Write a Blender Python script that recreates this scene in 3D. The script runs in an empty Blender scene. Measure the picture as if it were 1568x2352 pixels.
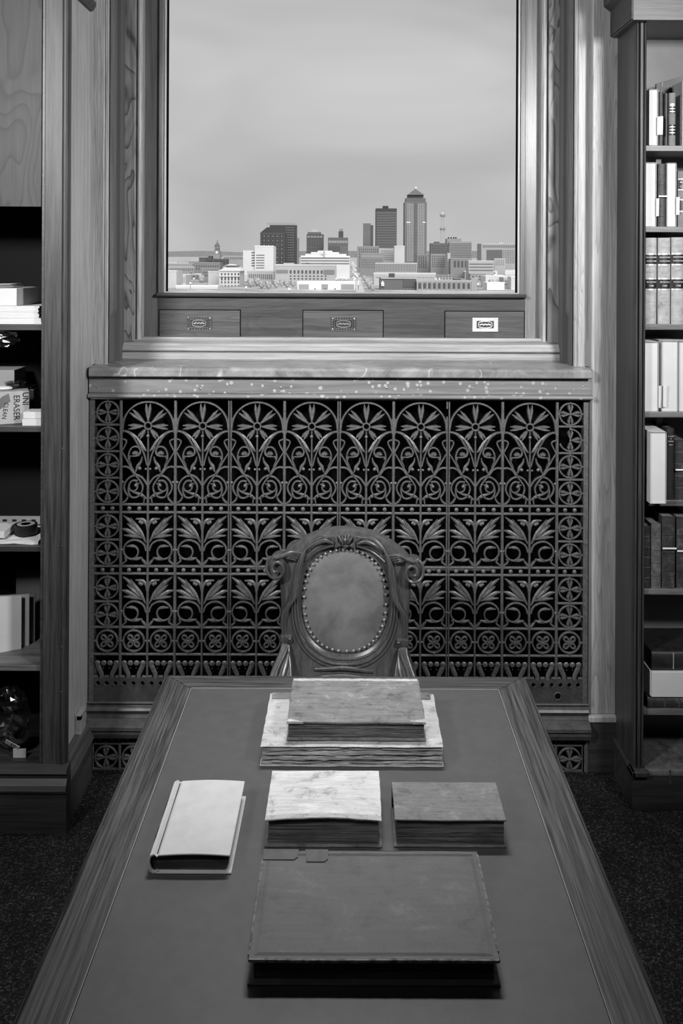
import bpy, bmesh, math, random
from mathutils import Vector, Matrix, noise

random.seed(7)
scene = bpy.context.scene
COL = scene.collection
F = 2090.0            # focal length in pixels of the 1568 x 2352 frame
HC = 2.01             # camera height
VX, VY = 805.0, 585.0 # where the optical axis meets the picture (lens shift)
ROLL = math.radians(0.25)

# ------------------------------------------------------------------ camera
cam_d = bpy.data.cameras.new('camera')
cam = bpy.data.objects.new('camera', cam_d); COL.objects.link(cam)
cam_d.sensor_fit = 'VERTICAL'; cam_d.sensor_height = 36.0; cam_d.sensor_width = 24.0
cam_d.lens = F / 2352 * 36
cam_d.shift_x = (784 - VX) / 2352
cam_d.shift_y = -(1176 - VY) / 2352
cam_d.clip_start = 0.05; cam_d.clip_end = 30000
cam.matrix_world = Matrix.Translation((0, 0, HC)) @ Matrix.Rotation(math.pi/2, 4, 'X') @ Matrix.Rotation(ROLL, 4, 'Z')
scene.camera = cam

# ------------------------------------------------------------------ world, sun, lamps, exposure
def make_world():
    w = bpy.data.worlds.new('overcast'); scene.world = w; w.use_nodes = True
    nt = w.node_tree; N = nt.nodes; L = nt.links; N.clear()
    out = N.new('ShaderNodeOutputWorld'); bg = N.new('ShaderNodeBackground')
    tc = N.new('ShaderNodeTexCoord'); mp = N.new('ShaderNodeMapping')
    mp.inputs['Scale'].default_value = (2.0, 2.0, 5.5)
    nz = N.new('ShaderNodeTexNoise'); nz.inputs['Scale'].default_value = 1.5
    nz.inputs['Detail'].default_value = 3; nz.inputs['Roughness'].default_value = 0.5
    nz.inputs['Distortion'].default_value = 0.6
    rp = N.new('ShaderNodeValToRGB')
    rp.color_ramp.elements[0].position = 0.3; rp.color_ramp.elements[0].color = (0.49,)*3 + (1,)
    rp.color_ramp.elements[1].position = 0.72; rp.color_ramp.elements[1].color = (0.67,)*3 + (1,)
    L.new(tc.outputs['Generated'], mp.inputs['Vector']); L.new(mp.outputs[0], nz.inputs['Vector'])
    L.new(nz.outputs['Fac'], rp.inputs['Fac']); L.new(rp.outputs['Color'], bg.inputs['Color'])
    bg.inputs['Strength'].default_value = 1.0
    L.new(bg.outputs[0], out.inputs['Surface'])
make_world()

sun_d = bpy.data.lights.new('sun', 'SUN'); sun_d.energy = 4.0; sun_d.angle = math.radians(50)
sun = bpy.data.objects.new('sun', sun_d); COL.objects.link(sun)
sun.rotation_euler = (math.radians(52), 0, math.radians(18))

def area(name, loc, target, size, power, spread=180):
    d = bpy.data.lights.new(name, 'AREA'); d.shape = 'RECTANGLE'; d.size = size[0]; d.size_y = size[1]
    d.energy = power; d.spread = math.radians(spread)
    o = bpy.data.objects.new(name, d); COL.objects.link(o); o.location = loc
    o.rotation_euler = (Vector(target) - Vector(loc)).to_track_quat('-Z', 'Y').to_euler()
    return o
area('lamp_right', (1.75, 0.9, 2.95), (0.15, 3.6, 1.95), (0.4, 0.4), 31, 86)
area('lamp_left', (-1.85, 0.7, 3.0), (-0.3, 3.6, 1.95), (0.4, 0.4), 32, 86)
area('added_table_fill', (0.0, 3.15, 3.72), (0.0, 2.3, 0.76), (0.9, 0.25), 11.0, 60)  # added unseen light, stands in for window light on the table

vs = scene.view_settings
vs.view_transform = 'Standard'; vs.look = 'None'; vs.gamma = 1.0; vs.use_curve_mapping = False
vs.exposure = 0.0

# ------------------------------------------------------------------ helpers
def at(px, py, Y):
    dx, dy = px - VX, py - VY
    c, s = math.cos(ROLL), math.sin(ROLL)
    u, v = dx*c + dy*s, -dx*s + dy*c
    return Vector((u*Y/F, Y, HC - v*Y/F))

class MB:
    def __init__(self): self.v = []; self.f = []
    def add(self, vs, fs):
        o = len(self.v); self.v += [tuple(p) for p in vs]; self.f += [tuple(i+o for i in f) for f in fs]
        return self
    def box(self, x0, x1, y0, y1, z0, z1):
        self.add([(x0,y0,z0),(x1,y0,z0),(x1,y1,z0),(x0,y1,z0),(x0,y0,z1),(x1,y0,z1),(x1,y1,z1),(x0,y1,z1)],
                 [(0,3,2,1),(4,5,6,7),(0,1,5,4),(1,2,6,5),(2,3,7,6),(3,0,4,7)])
        return self
    def prism(self, pts, axis, a0, a1):
        # pts: 2-D polygon; axis X -> (y,z), Y -> (x,z), Z -> (x,y)
        n = len(pts)
        def p3(p, a):
            return {'X': (a, p[0], p[1]), 'Y': (p[0], a, p[1]), 'Z': (p[0], p[1], a)}[axis]
        self.add([p3(p, a0) for p in pts] + [p3(p, a1) for p in pts],
                 [tuple(range(n))[::-1], tuple(range(n, 2*n))] + [(i, (i+1) % n, n+(i+1) % n, n+i) for i in range(n)])
        return self
    def ribbon(self, pts, rad, d=0.007, y=0.0):
        # raised cast bar along a path in the x-z plane, front towards -y
        n = len(pts); rs = rad if isinstance(rad, (list, tuple)) else [rad]*n
        vs, fs = [], []
        for i in range(n):
            a = pts[max(i-1, 0)]; b = pts[min(i+1, n-1)]
            tx, tz = b[0]-a[0], b[1]-a[1]; l = math.hypot(tx, tz) or 1
            nx, nz = -tz/l, tx/l; r = rs[i]
            for o, yy in ((-1, .5), (-1, -.1), (-.45, -.5), (.45, -.5), (1, -.1), (1, .5)):
                vs.append((pts[i][0]+nx*o*r, y+yy*d, pts[i][1]+nz*o*r))
        for i in range(n-1):
            for k in range(6):
                a, b = i*6+k, i*6+(k+1) % 6
                fs.append((a, b, b+6, a+6))
        fs.append(tuple(range(6))[::-1]); fs.append(tuple(range((n-1)*6, n*6)))
        self.add(vs, fs); return self
    def tube(self, pts, rad, seg=8):
        n = len(pts); rs = rad if isinstance(rad, (list, tuple)) else [rad]*n
        P = [Vector(p) for p in pts]; vs, fs = [], []
        up = None
        for i in range(n):
            t = (P[min(i+1, n-1)] - P[max(i-1, 0)]).normalized()
            if up is None:
                up = Vector((0, -1, 0)) if abs(t.y) < 0.9 else Vector((0, 0, 1))
            s = t.cross(up)
            if s.length < 1e-6: s = t.orthogonal()
            s.normalize(); up = s.cross(t).normalized()
            for k in range(seg):
                a = 2*math.pi*k/seg
                vs.append(P[i] + (s*math.cos(a) + up*math.sin(a))*rs[i])
        for i in range(n-1):
            for k in range(seg):
                a, b = i*seg+k, i*seg+(k+1) % seg
                fs.append((a, b, b+seg, a+seg))
        fs.append(tuple(range(seg))[::-1]); fs.append(tuple(range((n-1)*seg, n*seg)))
        self.add(vs, fs); return self
    def dome(self, c, r, ry=None, seg=8, rings=3):
        # half sphere, bulging to -y
        ry = ry or r; vs = []; fs = []
        for j in range(rings):
            e = math.pi/2*j/rings
            for k in range(seg):
                a = 2*math.pi*k/seg
                vs.append((c[0]+r*math.cos(e)*math.cos(a), c[1]-ry*math.sin(e), c[2]+r*math.cos(e)*math.sin(a)))
        vs.append((c[0], c[1]-ry, c[2]))
        for j in range(rings-1):
            for k in range(seg):
                a, b = j*seg+k, j*seg+(k+1) % seg
                fs.append((a, b, b+seg, a+seg))
        for k in range(seg): fs.append(((rings-1)*seg+k, (rings-1)*seg+(k+1) % seg, rings*seg))
        fs.append(tuple(range(seg))[::-1])
        self.add(vs, fs); return self
    def ball(self, c, r, seg=8, rings=6, sc=(1,1,1)):
        vs = [(c[0], c[1], c[2]+r*sc[2])]; fs = []
        for j in range(1, rings):
            e = math.pi*j/rings
            for k in range(seg):
                a = 2*math.pi*k/seg
                vs.append((c[0]+r*sc[0]*math.sin(e)*math.cos(a), c[1]+r*sc[1]*math.sin(e)*math.sin(a), c[2]+r*sc[2]*math.cos(e)))
        vs.append((c[0], c[1], c[2]-r*sc[2])); last = len(vs)-1
        for k in range(seg): fs.append((0, 1+k, 1+(k+1) % seg)); fs.append((last, last-seg+(k+1) % seg, last-seg+k))
        for j in range(rings-2):
            for k in range(seg):
                a, b = 1+j*seg+k, 1+j*seg+(k+1) % seg
                fs.append((a, a+seg, b+seg, b))
        self.add(vs, fs); return self
    def lathe(self, prof, c, seg=16):
        vs, fs = [], []
        for r, z in prof:
            for k in range(seg):
                a = 2*math.pi*k/seg; vs.append((c[0]+r*math.cos(a), c[1]+r*math.sin(a), c[2]+z))
        n = len(prof)
        for i in range(n-1):
            for k in range(seg):
                a, b = i*seg+k, i*seg+(k+1) % seg
                fs.append((a, b, b+seg, a+seg))
        fs.append(tuple(range(seg))[::-1]); fs.append(tuple(range((n-1)*seg, n*seg)))
        self.add(vs, fs); return self
    def slab(self, x0, x1, y0, y1, z0, t, nx=10, ny=8, fz=None, fe=None):
        # grid slab: fz(u,v) lifts it, fe(u,v) pushes the outline in or out
        fz = fz or (lambda u, v: 0); vs, fs = [], []
        for side in (0, 1):
            for j in range(ny+1):
                for i in range(nx+1):
                    u, v = i/nx, j/ny
                    x, y = x0+(x1-x0)*u, y0+(y1-y0)*v
                    if fe:
                        ex, ey = fe(u, v); x += ex; y += ey
                    vs.append((x, y, z0+fz(u, v)+(t if side else 0)))
        W = nx+1; H = (nx+1)*(ny+1)
        for j in range(ny):
            for i in range(nx):
                a = j*W+i
                fs.append((a, a+W, a+W+1, a+1)); fs.append((H+a, H+a+1, H+a+W+1, H+a+W))
        ring = [i for i in range(W)] + [j*W+nx for j in range(1, ny+1)] + [ny*W+i for i in range(nx-1, -1, -1)] + [j*W for j in range(ny-1, 0, -1)]
        for k in range(len(ring)):
            a, b = ring[k], ring[(k+1) % len(ring)]
            fs.append((a, b, H+b, H+a))
        self.add(vs, fs); return self
    def mesh(self, name, m, smooth=False):
        me = bpy.data.meshes.new(name); me.from_pydata(self.v, [], self.f)
        if m: me.materials.append(m)
        if smooth:
            me.polygons.foreach_set('use_smooth', [True]*len(me.polygons))
            try: me.set_sharp_from_angle(angle=math.radians(40))
            except Exception: pass
        me.update(); return me

def link(name, me, parent=None, loc=None):
    o = bpy.data.objects.new(name, me); COL.objects.link(o)
    if parent is not None:
        o.parent = parent
        if parent.type == 'EMPTY' and not parent.get('_local'):
            o.matrix_parent_inverse = Matrix.Translation(-Vector(parent.location))
    if loc is not None: o.location = loc
    return o
def obj(name, mb, m, parent=None, bev=0, smooth=False, seg=2, kind=None):
    o = link(name, mb.mesh(name, m, smooth), parent)
    if parent is None:   # own origin at its base
        xs = [v[0] for v in mb.v]; ys = [v[1] for v in mb.v]; zs = [v[2] for v in mb.v]
        c = Vector(((min(xs)+max(xs))/2, (min(ys)+max(ys))/2, min(zs)))
        o.data.transform(Matrix.Translation(-c)); o.location = c
    if bev:
        b = o.modifiers.new('bevel', 'BEVEL'); b.width = bev; b.segments = seg
        b.limit_method = 'ANGLE'; b.angle_limit = math.radians(35)
    if kind: o['kind'] = kind
    return o
def tag(o, label=None, cat=None, group=None, kind=None):
    if label: o['label'] = label
    if cat: o['category'] = cat
    if group: o['group'] = group
    if kind: o['kind'] = kind
    return o
def thing(name, loc, label=None, cat=None, group=None, kind=None):
    o = bpy.data.objects.new(name, None); COL.objects.link(o); o.location = loc; o.empty_display_size = 0.05
    return tag(o, label, cat, group, kind)
def smooth_path(pts, k=4):
    out = []; n = len(pts)
    for i in range(n-1):
        p0, p1, p2, p3 = pts[max(i-1, 0)], pts[i], pts[i+1], pts[min(i+2, n-1)]
        for j in range(k):
            t = j/k
            out.append(tuple(0.5*((2*b) + (-a+c)*t + (2*a-5*b+4*c-d)*t*t + (-a+3*b-3*c+d)*t**3)
                             for a, b, c, d in zip(p0, p1, p2, p3)))
    out.append(tuple(pts[-1])); return out
def srad(r, n, k=4):
    out = []
    for i in range(n-1):
        for j in range(k): out.append(r[i]+(r[i+1]-r[i])*j/k)
    out.append(r[-1]); return out

# ------------------------------------------------------------------ materials
def base_mat(name):
    m = bpy.data.materials.new(name); m.use_nodes = True
    nt = m.node_tree; b = nt.nodes['Principled BSDF']
    return m, nt, b
def g3(v): return (v, v, v, 1)
def coords(nt, scale, rnd=7.0):
    N, L = nt.nodes, nt.links
    tc = N.new('ShaderNodeTexCoord'); oi = N.new('ShaderNodeObjectInfo')
    mul = N.new('ShaderNodeMath'); mul.operation = 'MULTIPLY'; mul.inputs[1].default_value = rnd
    L.new(oi.outputs['Random'], mul.inputs[0])
    ad = N.new('ShaderNodeVectorMath'); ad.operation = 'ADD'
    L.new(tc.outputs['Object'], ad.inputs[0]); L.new(mul.outputs[0], ad.inputs[1])
    mp = N.new('ShaderNodeMapping'); mp.inputs['Scale'].default_value = scale
    L.new(ad.outputs[0], mp.inputs['Vector'])
    return mp.outputs[0], ad.outputs[0]
def ramp(nt, src, stops):
    r = nt.nodes.new('ShaderNodeValToRGB'); e = r.color_ramp.elements
    while len(e) < len(stops): e.new(0.5)
    for i, (p, v) in enumerate(stops): e[i].position = p; e[i].color = g3(v)
    nt.links.new(src, r.inputs['Fac']); return r.outputs['Color']
def noise_tex(nt, vec, scale, detail=4, rough=0.55, dist=0):
    n = nt.nodes.new('ShaderNodeTexNoise'); n.inputs['Scale'].default_value = scale
    n.inputs['Detail'].default_value = detail; n.inputs['Roughness'].default_value = rough
    n.inputs['Distortion'].default_value = dist
    if vec is not None: nt.links.new(vec, n.inputs['Vector'])
    return n.outputs['Fac']
def mixc(nt, a, b, fac, mode='MIX'):
    m = nt.nodes.new('ShaderNodeMix'); m.data_type = 'RGBA'; m.blend_type = mode
    for s, v in ((6, a), (7, b)):
        if isinstance(v, (float, int)): m.inputs[s].default_value = g3(v)
        else: nt.links.new(v, m.inputs[s])
    if isinstance(fac, (float, int)): m.inputs[0].default_value = fac
    else: nt.links.new(fac, m.inputs[0])
    return m.outputs[2]
def bump(nt, b, h, dist, strength=1.0):
    n = nt.nodes.new('ShaderNodeBump'); n.inputs['Distance'].default_value = dist; n.inputs['Strength'].default_value = strength
    nt.links.new(h, n.inputs['Height']); nt.links.new(n.outputs[0], b.inputs['Normal'])

def wood(name, dark, light, axis='Z', rough=0.38, fine=0.35, fig=0.0, figscale=6.0, coarse=38.0, coat=0.0, stretch=0.045, dist=0.35, figstretch=0.16, figmul=9.0, figdist=1.2):
    m, nt, b = base_mat(name)
    ax = {'X': 0, 'Y': 1, 'Z': 2}[axis]
    s1 = [coarse]*3; s1[ax] = coarse*stretch
    s2 = [420.0]*3; s2[ax] = 7.0
    v1, raw = coords(nt, s1)
    n1 = noise_tex(nt, v1, 1.0, 6, 0.68, dist)
    col = ramp(nt, n1, [(0.36, dark), (0.5, dark*0.45+light*0.55), (0.63, light)])
    mp2 = nt.nodes.new('ShaderNodeMapping'); mp2.inputs['Scale'].default_value = s2; nt.links.new(raw, mp2.inputs['Vector'])
    n2 = noise_tex(nt, mp2.outputs[0], 1.0, 3, 0.6)
    pores = ramp(nt, n2, [(0.36, 1-fine), (0.54, 1.0)])
    col = mixc(nt, col, pores, 1.0, 'MULTIPLY')
    if fig:
        s3 = [figscale]*3; s3[ax] = figscale*figstretch
        mp3 = nt.nodes.new('ShaderNodeMapping'); mp3.inputs['Scale'].default_value = s3; nt.links.new(raw, mp3.inputs['Vector'])
        f = noise_tex(nt, mp3.outputs[0], 1.0, 2, 0.5, figdist)
        mm = nt.nodes.new('ShaderNodeMath'); mm.operation = 'MULTIPLY'; mm.inputs[1].default_value = figmul; nt.links.new(f, mm.inputs[0])
        fr = nt.nodes.new('ShaderNodeMath'); fr.operation = 'FRACT'; nt.links.new(mm.outputs[0], fr.inputs[0])
        rings = ramp(nt, fr.outputs[0], [(0.0, 1-fig), (0.22, 1-fig*0.3), (0.7, 1.0), (0.93, 1.0), (1.0, 1-fig)])
        col = mixc(nt, col, rings, 1.0, 'MULTIPLY')
    nt.links.new(col, b.inputs['Base Color'])
    b.inputs['Roughness'].default_value = rough; b.inputs['Coat Weight'].default_value = coat
    b.inputs['Coat Roughness'].default_value = 0.22
    bump(nt, b, n2, 0.0006, 0.35)
    return m
def plain(name, v, rough=0.6, metal=0.0, var=0.0, scale=20.0, bumpd=0.0, bscale=None, emit=0.0, spec=None, detail=5):
    m, nt, b = base_mat(name)
    b.inputs['Roughness'].default_value = rough; b.inputs['Metallic'].default_value = metal
    b.inputs['Base Color'].default_value = g3(v)
    if spec is not None: b.inputs['Specular IOR Level'].default_value = spec
    if var:
        vec, raw = coords(nt, (scale,)*3)
        n = noise_tex(nt, vec, 1.0, detail, 0.6, 0.3)
        nt.links.new(ramp(nt, n, [(0.37, max(0, v*(1-var))), (0.63, min(1, v*(1+var)))]), b.inputs['Base Color'])
    if bumpd:
        vec, raw = coords(nt, (bscale or scale*6,)*3)
        bump(nt, b, noise_tex(nt, vec, 1.0, 4, 0.6), bumpd, 0.6)
    if emit:
        b.inputs['Emission Color'].default_value = (1, 1, 1, 1); b.inputs['Emission Strength'].default_value = emit
    return m
def blotch(name, base, dark, light, scale=14.0, rough=0.7, bumpd=0.0006, edge=0.5):
    # worn leather or vellum: two layers of stain over a base
    m, nt, b = base_mat(name)
    vec, raw = coords(nt, (scale, scale, scale))
    n = noise_tex(nt, vec, 1.0, 9, 0.74, 0.25)
    col = ramp(nt, n, [(0.37, dark), (0.47, base), (0.54, base), (0.66, light)])
    vec2, _ = coords(nt, (scale*0.8, scale*7, scale*3), 3.0)
    n2 = noise_tex(nt, vec2, 1.0, 5, 0.6, 0.4)
    col = mixc(nt, col, ramp(nt, n2, [(0.38, 0.62), (0.55, 1.0)]), edge, 'MULTIPLY')
    nt.links.new(col, b.inputs['Base Color']); b.inputs['Roughness'].default_value = rough
    vec3, _ = coords(nt, (scale*22,)*3)
    bump(nt, b, noise_tex(nt, vec3, 1.0, 4, 0.6), bumpd, 0.7)
    return m

M = {}
M['casing'] = wood('pale_oak_vertical', 0.33, 0.56, 'Z', 0.33, 0.40, fig=0.15, figscale=14, figstretch=0.04, figmul=14, figdist=0.4)
M['casing_r'] = wood('pale_fir_vertical', 0.34, 0.50, 'Z', 0.44, 0.28, fig=0.30, figscale=12, figstretch=0.05, figmul=22, figdist=0.4)
M['casing_h'] = wood('pale_oak_horizontal', 0.27, 0.43, 'X', 0.36, 0.25)
M['figured'] = wood('figured_oak_vertical', 0.22, 0.36, 'Z', 0.33, 0.3, fig=0.72, figscale=8, figstretch=0.3, figmul=6, figdist=1.0)
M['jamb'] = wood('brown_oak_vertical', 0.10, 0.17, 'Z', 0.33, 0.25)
M['sashwood'] = wood('brown_mahogany_horizontal', 0.05, 0.085, 'X', 0.36, 0.3, fig=0.2, figscale=7)
M['side'] = wood('bookcase_side_oak', 0.34, 0.50, 'Z', 0.45, 0.35)
M['dkside'] = wood('dark_bookcase_side', 0.030, 0.055, 'Z', 0.38, 0.25)
M['stile'] = wood('dark_oak_stile', 0.022, 0.060, 'Z', 0.50, 0.5, coarse=70)
M['shelfwood'] = wood('shelf_oak', 0.09, 0.20, 'X', 0.45, 0.4)
M['shelfdark'] = wood('shelf_dark', 0.03, 0.06, 'X', 0.45, 0.4)
M['cornice'] = wood('cornice_oak', 0.055, 0.11, 'X', 0.4, 0.4, fig=0.3, figscale=9)
M['plinth'] = wood('plinth_dark_oak', 0.022, 0.05, 'X', 0.55, 0.4)
M['plinth_y'] = wood('plinth_dark_oak_return', 0.05, 0.10, 'Y', 0.35, 0.4)
M['plywood'] = wood('plywood_door', 0.030, 0.042, 'Z', 0.6, 0.2, fig=0.6, figscale=4.2, figstretch=0.3, figmul=26, figdist=0.25)
M['rail'] = wood('speckled_rail', 0.17, 0.25, 'X', 0.42, 0.25, fig=0.3, figscale=11)
M['chairwood'] = wood('carved_walnut', 0.045, 0.085, 'Z', 0.30, 0.3, coarse=60)
M['tablewood_y'] = wood('table_oak_long', 0.024, 0.10, 'Y', 0.33, 0.6, coarse=170, stretch=0.02, dist=0.15)
M['tablewood_x'] = wood('table_oak_cross', 0.024, 0.10, 'X', 0.33, 0.6, coarse=170, stretch=0.02, dist=0.15)
M['iron'] = plain('bronzed_cast_iron', 0.165, 0.46, 0.5, 0.22, 90, 0.0006, 600)
M['iron_flat'] = plain('bronzed_iron_plate', 0.10, 0.45, 0.5, 0.2, 30, 0.0003, 500)
M['black'] = plain('black_void', 0.004, 0.9, spec=0.0)
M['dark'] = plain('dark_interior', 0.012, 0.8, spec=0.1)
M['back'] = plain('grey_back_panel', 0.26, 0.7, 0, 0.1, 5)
M['plaster'] = plain('dark_painted_plaster', 0.10, 0.85, 0, 0.06, 3)
M['screw'] = plain('steel_screw', 0.5, 0.3, 1.0)
M['brass'] = plain('dull_brass', 0.34, 0.42, 0.6, 0.2, 90)
M['glare_brass'] = plain('brass_painted_glare', 0.66, 0.42, 0.35, 0.1, 90)  # same brass made paler, lamp glare painted into the colour
M['brass_dark'] = plain('dark_brass', 0.07, 0.40, 0.8)
M['leather_top'] = plain('table_leather', 0.060, 0.46, 0, 0.08, 30, 0.0003, 900)
M['leather_chair'] = plain('chair_leather', 0.135, 0.46, 0, 0.28, 9, 0.0004, 500)
M['nail'] = plain('brass_nail', 0.34, 0.32, 0.6)
M['white_card'] = plain('white_card', 0.58, 0.7, 0, 0.03, 8)
M['card_in'] = plain('card_inner_edge', 0.38, 0.8)
M['paper'] = plain('white_paper', 0.62, 0.8, 0, 0.05, 30)
M['greybook'] = plain('grey_cloth', 0.17, 0.7, 0, 0.1, 40, 0.0003, 900)
M['greyboard'] = plain('grey_board', 0.13, 0.7, 0, 0.08, 10)
M['blackbook'] = plain('black_cloth', 0.018, 0.5, 0, 0.3, 30)
M['darkleather'] = blotch('dark_calf', 0.035, 0.016, 0.11, 30, 0.5)
M['midleather'] = blotch('rubbed_calf', 0.10, 0.04, 0.2, 30, 0.55)
M['vellumspine'] = blotch('pale_vellum_spine', 0.36, 0.24, 0.44, 25, 0.6)
M['label'] = plain('black_label', 0.012, 0.4)
M['gilt'] = plain('gilt_lettering', 0.75, 0.45)
M['silver'] = plain('silver_band', 0.75, 0.35, 0.6)
M['ribbon'] = plain('white_tie', 0.7, 0.8)
M['tape'] = plain('black_tape', 0.012, 0.4)
M['tapeside'] = plain('tape_core', 0.38, 0.6)
M['kraft'] = plain('grey_carton', 0.36, 0.75, 0, 0.06, 12)
M['cloth_white'] = plain('pale_cloth', 0.46, 0.85, 0, 0.05, 26, 0.0003, 1500)
M['folio'] = blotch('folio_leather', 0.088, 0.058, 0.13, 11, 0.55, 0.0006, 0.35)
M['folio_edge'] = plain('folio_worn_edge', 0.12, 0.7, 0, 0.6, 70)
M['brownbook'] = blotch('brown_leather', 0.155, 0.075, 0.26, 18, 0.55, 0.0006, 0.8)
M['brownbook2'] = blotch('brown_rough_leather', 0.15, 0.09, 0.23, 26, 0.55, 0.001, 0.6)
M['vellum'] = blotch('white_vellum', 0.54, 0.28, 0.66, 17, 0.6, 0.0008, 0.5)
M['vellum2'] = blotch('stained_vellum', 0.40, 0.20, 0.52, 20, 0.65, 0.0008, 0.5)
def pages(name, dark, light):
    m, nt, b = base_mat(name)
    v, raw = coords(nt, (5, 5, 700)); n = noise_tex(nt, v, 1.0, 4, 0.65, 0.1)
    col = ramp(nt, n, [(0.36, dark), (0.5, (dark+light)/2.4), (0.64, light)])
    v2, _ = coords(nt, (9, 9, 30)); col = mixc(nt, col, ramp(nt, noise_tex(nt, v2, 1.0, 3), [(0.36, 0.6), (0.6, 1.0)]), 1.0, 'MULTIPLY')
    nt.links.new(col, b.inputs['Base Color']); b.inputs['Roughness'].default_value = 0.85
    b.inputs['Specular IOR Level'].default_value = 0.2
    bump(nt, b, n, 0.0008, 0.8); return m
M['pages_dark'] = pages('dark_page_edges', .03, .11)
M['pages_mid'] = pages('brown_page_edges', .05, .24)
M['pages_light'] = pages('ragged_pale_pages', .22, .72)
M['repair'] = plain('repair_leather', 0.07, 0.6, 0, 0.15, 60)

def carpet_mat():
    m, nt, b = base_mat('dark_carpet')
    v, raw = coords(nt, (130,)*3)
    n = noise_tex(nt, v, 1.0, 2, 0.8)
    col = ramp(nt, n, [(0.40, 0.010), (0.56, 0.024), (0.70, 0.115)])
    v2, _ = coords(nt, (7,)*3)
    col = mixc(nt, col, ramp(nt, noise_tex(nt, v2, 1.0, 3), [(0.3, 0.6), (0.7, 1.0)]), 1.0, 'MULTIPLY')
    nt.links.new(col, b.inputs['Base Color']); b.inputs['Roughness'].default_value = 0.95
    b.inputs['Specular IOR Level'].default_value = 0.1
    bump(nt, b, n, 0.008, 1.0); return m
M['carpet'] = carpet_mat()
def marble_mat():
    m, nt, b = base_mat('grey_marble')
    v, raw = coords(nt, (9,)*3)
    col = ramp(nt, noise_tex(nt, v, 1.0, 8, 0.7, 0.6), [(0.36, 0.14), (0.5, 0.23), (0.64, 0.32)])
    v2, _ = coords(nt, (1.5, 1.5, 1.5))
    n = noise_tex(nt, v2, 1.0, 3, 0.5, 1.5)
    col = mixc(nt, col, 0.75, ramp(nt, n, [(0.494, 0.0), (0.5, 0.55), (0.506, 0.0)]))
    nt.links.new(col, b.inputs['Base Color']); b.inputs['Roughness'].default_value = 0.32
    return m
M['marble'] = marble_mat()
def glass_mat():
    m, nt, b = base_mat('window_glass'); N, L = nt.nodes, nt.links
    tr = N.new('ShaderNodeBsdfTransparent'); tr.inputs[0].default_value = (0.97,)*3 + (1,)
    gl = N.new('ShaderNodeBsdfGlossy'); gl.inputs['Roughness'].default_value = 0.02
    fr = N.new('ShaderNodeFresnel'); fr.inputs['IOR'].default_value = 1.3
    mx = N.new('ShaderNodeMixShader'); L.new(fr.outputs[0], mx.inputs[0]); L.new(tr.outputs[0], mx.inputs[1]); L.new(gl.outputs[0], mx.inputs[2])
    L.new(mx.outputs[0], N['Material Output'].inputs['Surface']); N.remove(b); return m
M['glass'] = glass_mat()
def film_mat():
    m, nt, b = base_mat('clear_plastic_film'); N, L = nt.nodes, nt.links
    tr = N.new('ShaderNodeBsdfTransparent'); tr.inputs[0].default_value = (0.82,)*3 + (1,)
    gl = N.new('ShaderNodeBsdfGlossy'); gl.inputs['Roughness'].default_value = 0.12
    mx = N.new('ShaderNodeMixShader'); mx.inputs[0].default_value = 0.3
    L.new(tr.outputs[0], mx.inputs[1]); L.new(gl.outputs[0], mx.inputs[2])
    L.new(mx.outputs[0], N['Material Output'].inputs['Surface']); N.remove(b); return m
M['film'] = film_mat()

def text(name, s, size, loc, mat, parent, rot=(math.pi/2, 0, 0), sx=1.0):
    cu = bpy.data.curves.new(name, 'FONT'); cu.body = s; cu.size = size; cu.extrude = 0.0002
    cu.align_x = 'CENTER'; cu.align_y = 'CENTER'
    t = bpy.data.objects.new(name, cu); COL.objects.link(t)
    dg = bpy.context.evaluated_depsgraph_get()
    me = bpy.data.meshes.new_from_object(t.evaluated_get(dg))
    bpy.data.objects.remove(t)
    from mathutils import Euler
    me.transform(Matrix.Translation(loc) @ Euler(rot).to_matrix().to_4x4() @ Matrix.Diagonal((sx, 1, 1, 1)))
    me.materials.clear(); me.materials.append(mat)
    return link(name, me, parent)

# ================================================================== THE ROOM
XC = -0.038          # window axis
YG = 3.545           # front of the radiator grille
YB = 3.90            # outer face of the window wall
RX0, RX1, RY0, CEIL = -2.7, 2.7, -2.6, 4.4
obj('floor', MB().box(RX0, RX1, RY0, YB, -0.1, 0), M['carpet'], kind='structure')
obj('ceiling', MB().box(RX0-.2, RX1+.2, RY0-.2, YB+.2, CEIL, CEIL+.2), M['plaster'], kind='structure')
obj('wall_left', MB().box(RX0-.2, RX0, RY0-.2, YB, -.1, CEIL), M['plaster'], kind='structure')
obj('wall_right', MB().box(RX1, RX1+.2, RY0-.2, YB, -.1, CEIL), M['plaster'], kind='structure')
obj('wall_back', MB().box(RX0, RX1, RY0-.2, RY0, -.1, CEIL), M['plaster'], kind='structure')
GH = 0.742           # half width of the glass
GT = 3.32            # top of the glass
GB = at(790, 671, 3.85).z
SILLZ = at(790, 846, 3.50).z
# window wall, four blocks round the opening
obj('wall_far_left', MB().box(RX0, XC-.90, 3.70, YB+.15, -.1, CEIL), M['plaster'], kind='structure')
obj('wall_far_right', MB().box(XC+.90, RX1, 3.70, YB+.15, -.1, CEIL), M['plaster'], kind='structure')
obj('wall_far_top', MB().box(XC-.90, XC+.90, 3.80, YB+.15, GT+.06, CEIL), M['plaster'], kind='structure')
obj('wall_far_bottom', MB().box(XC-.90, XC+.90, 3.80, YB+.15, -.1, GB-.20), M['plaster'], kind='structure')

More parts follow.
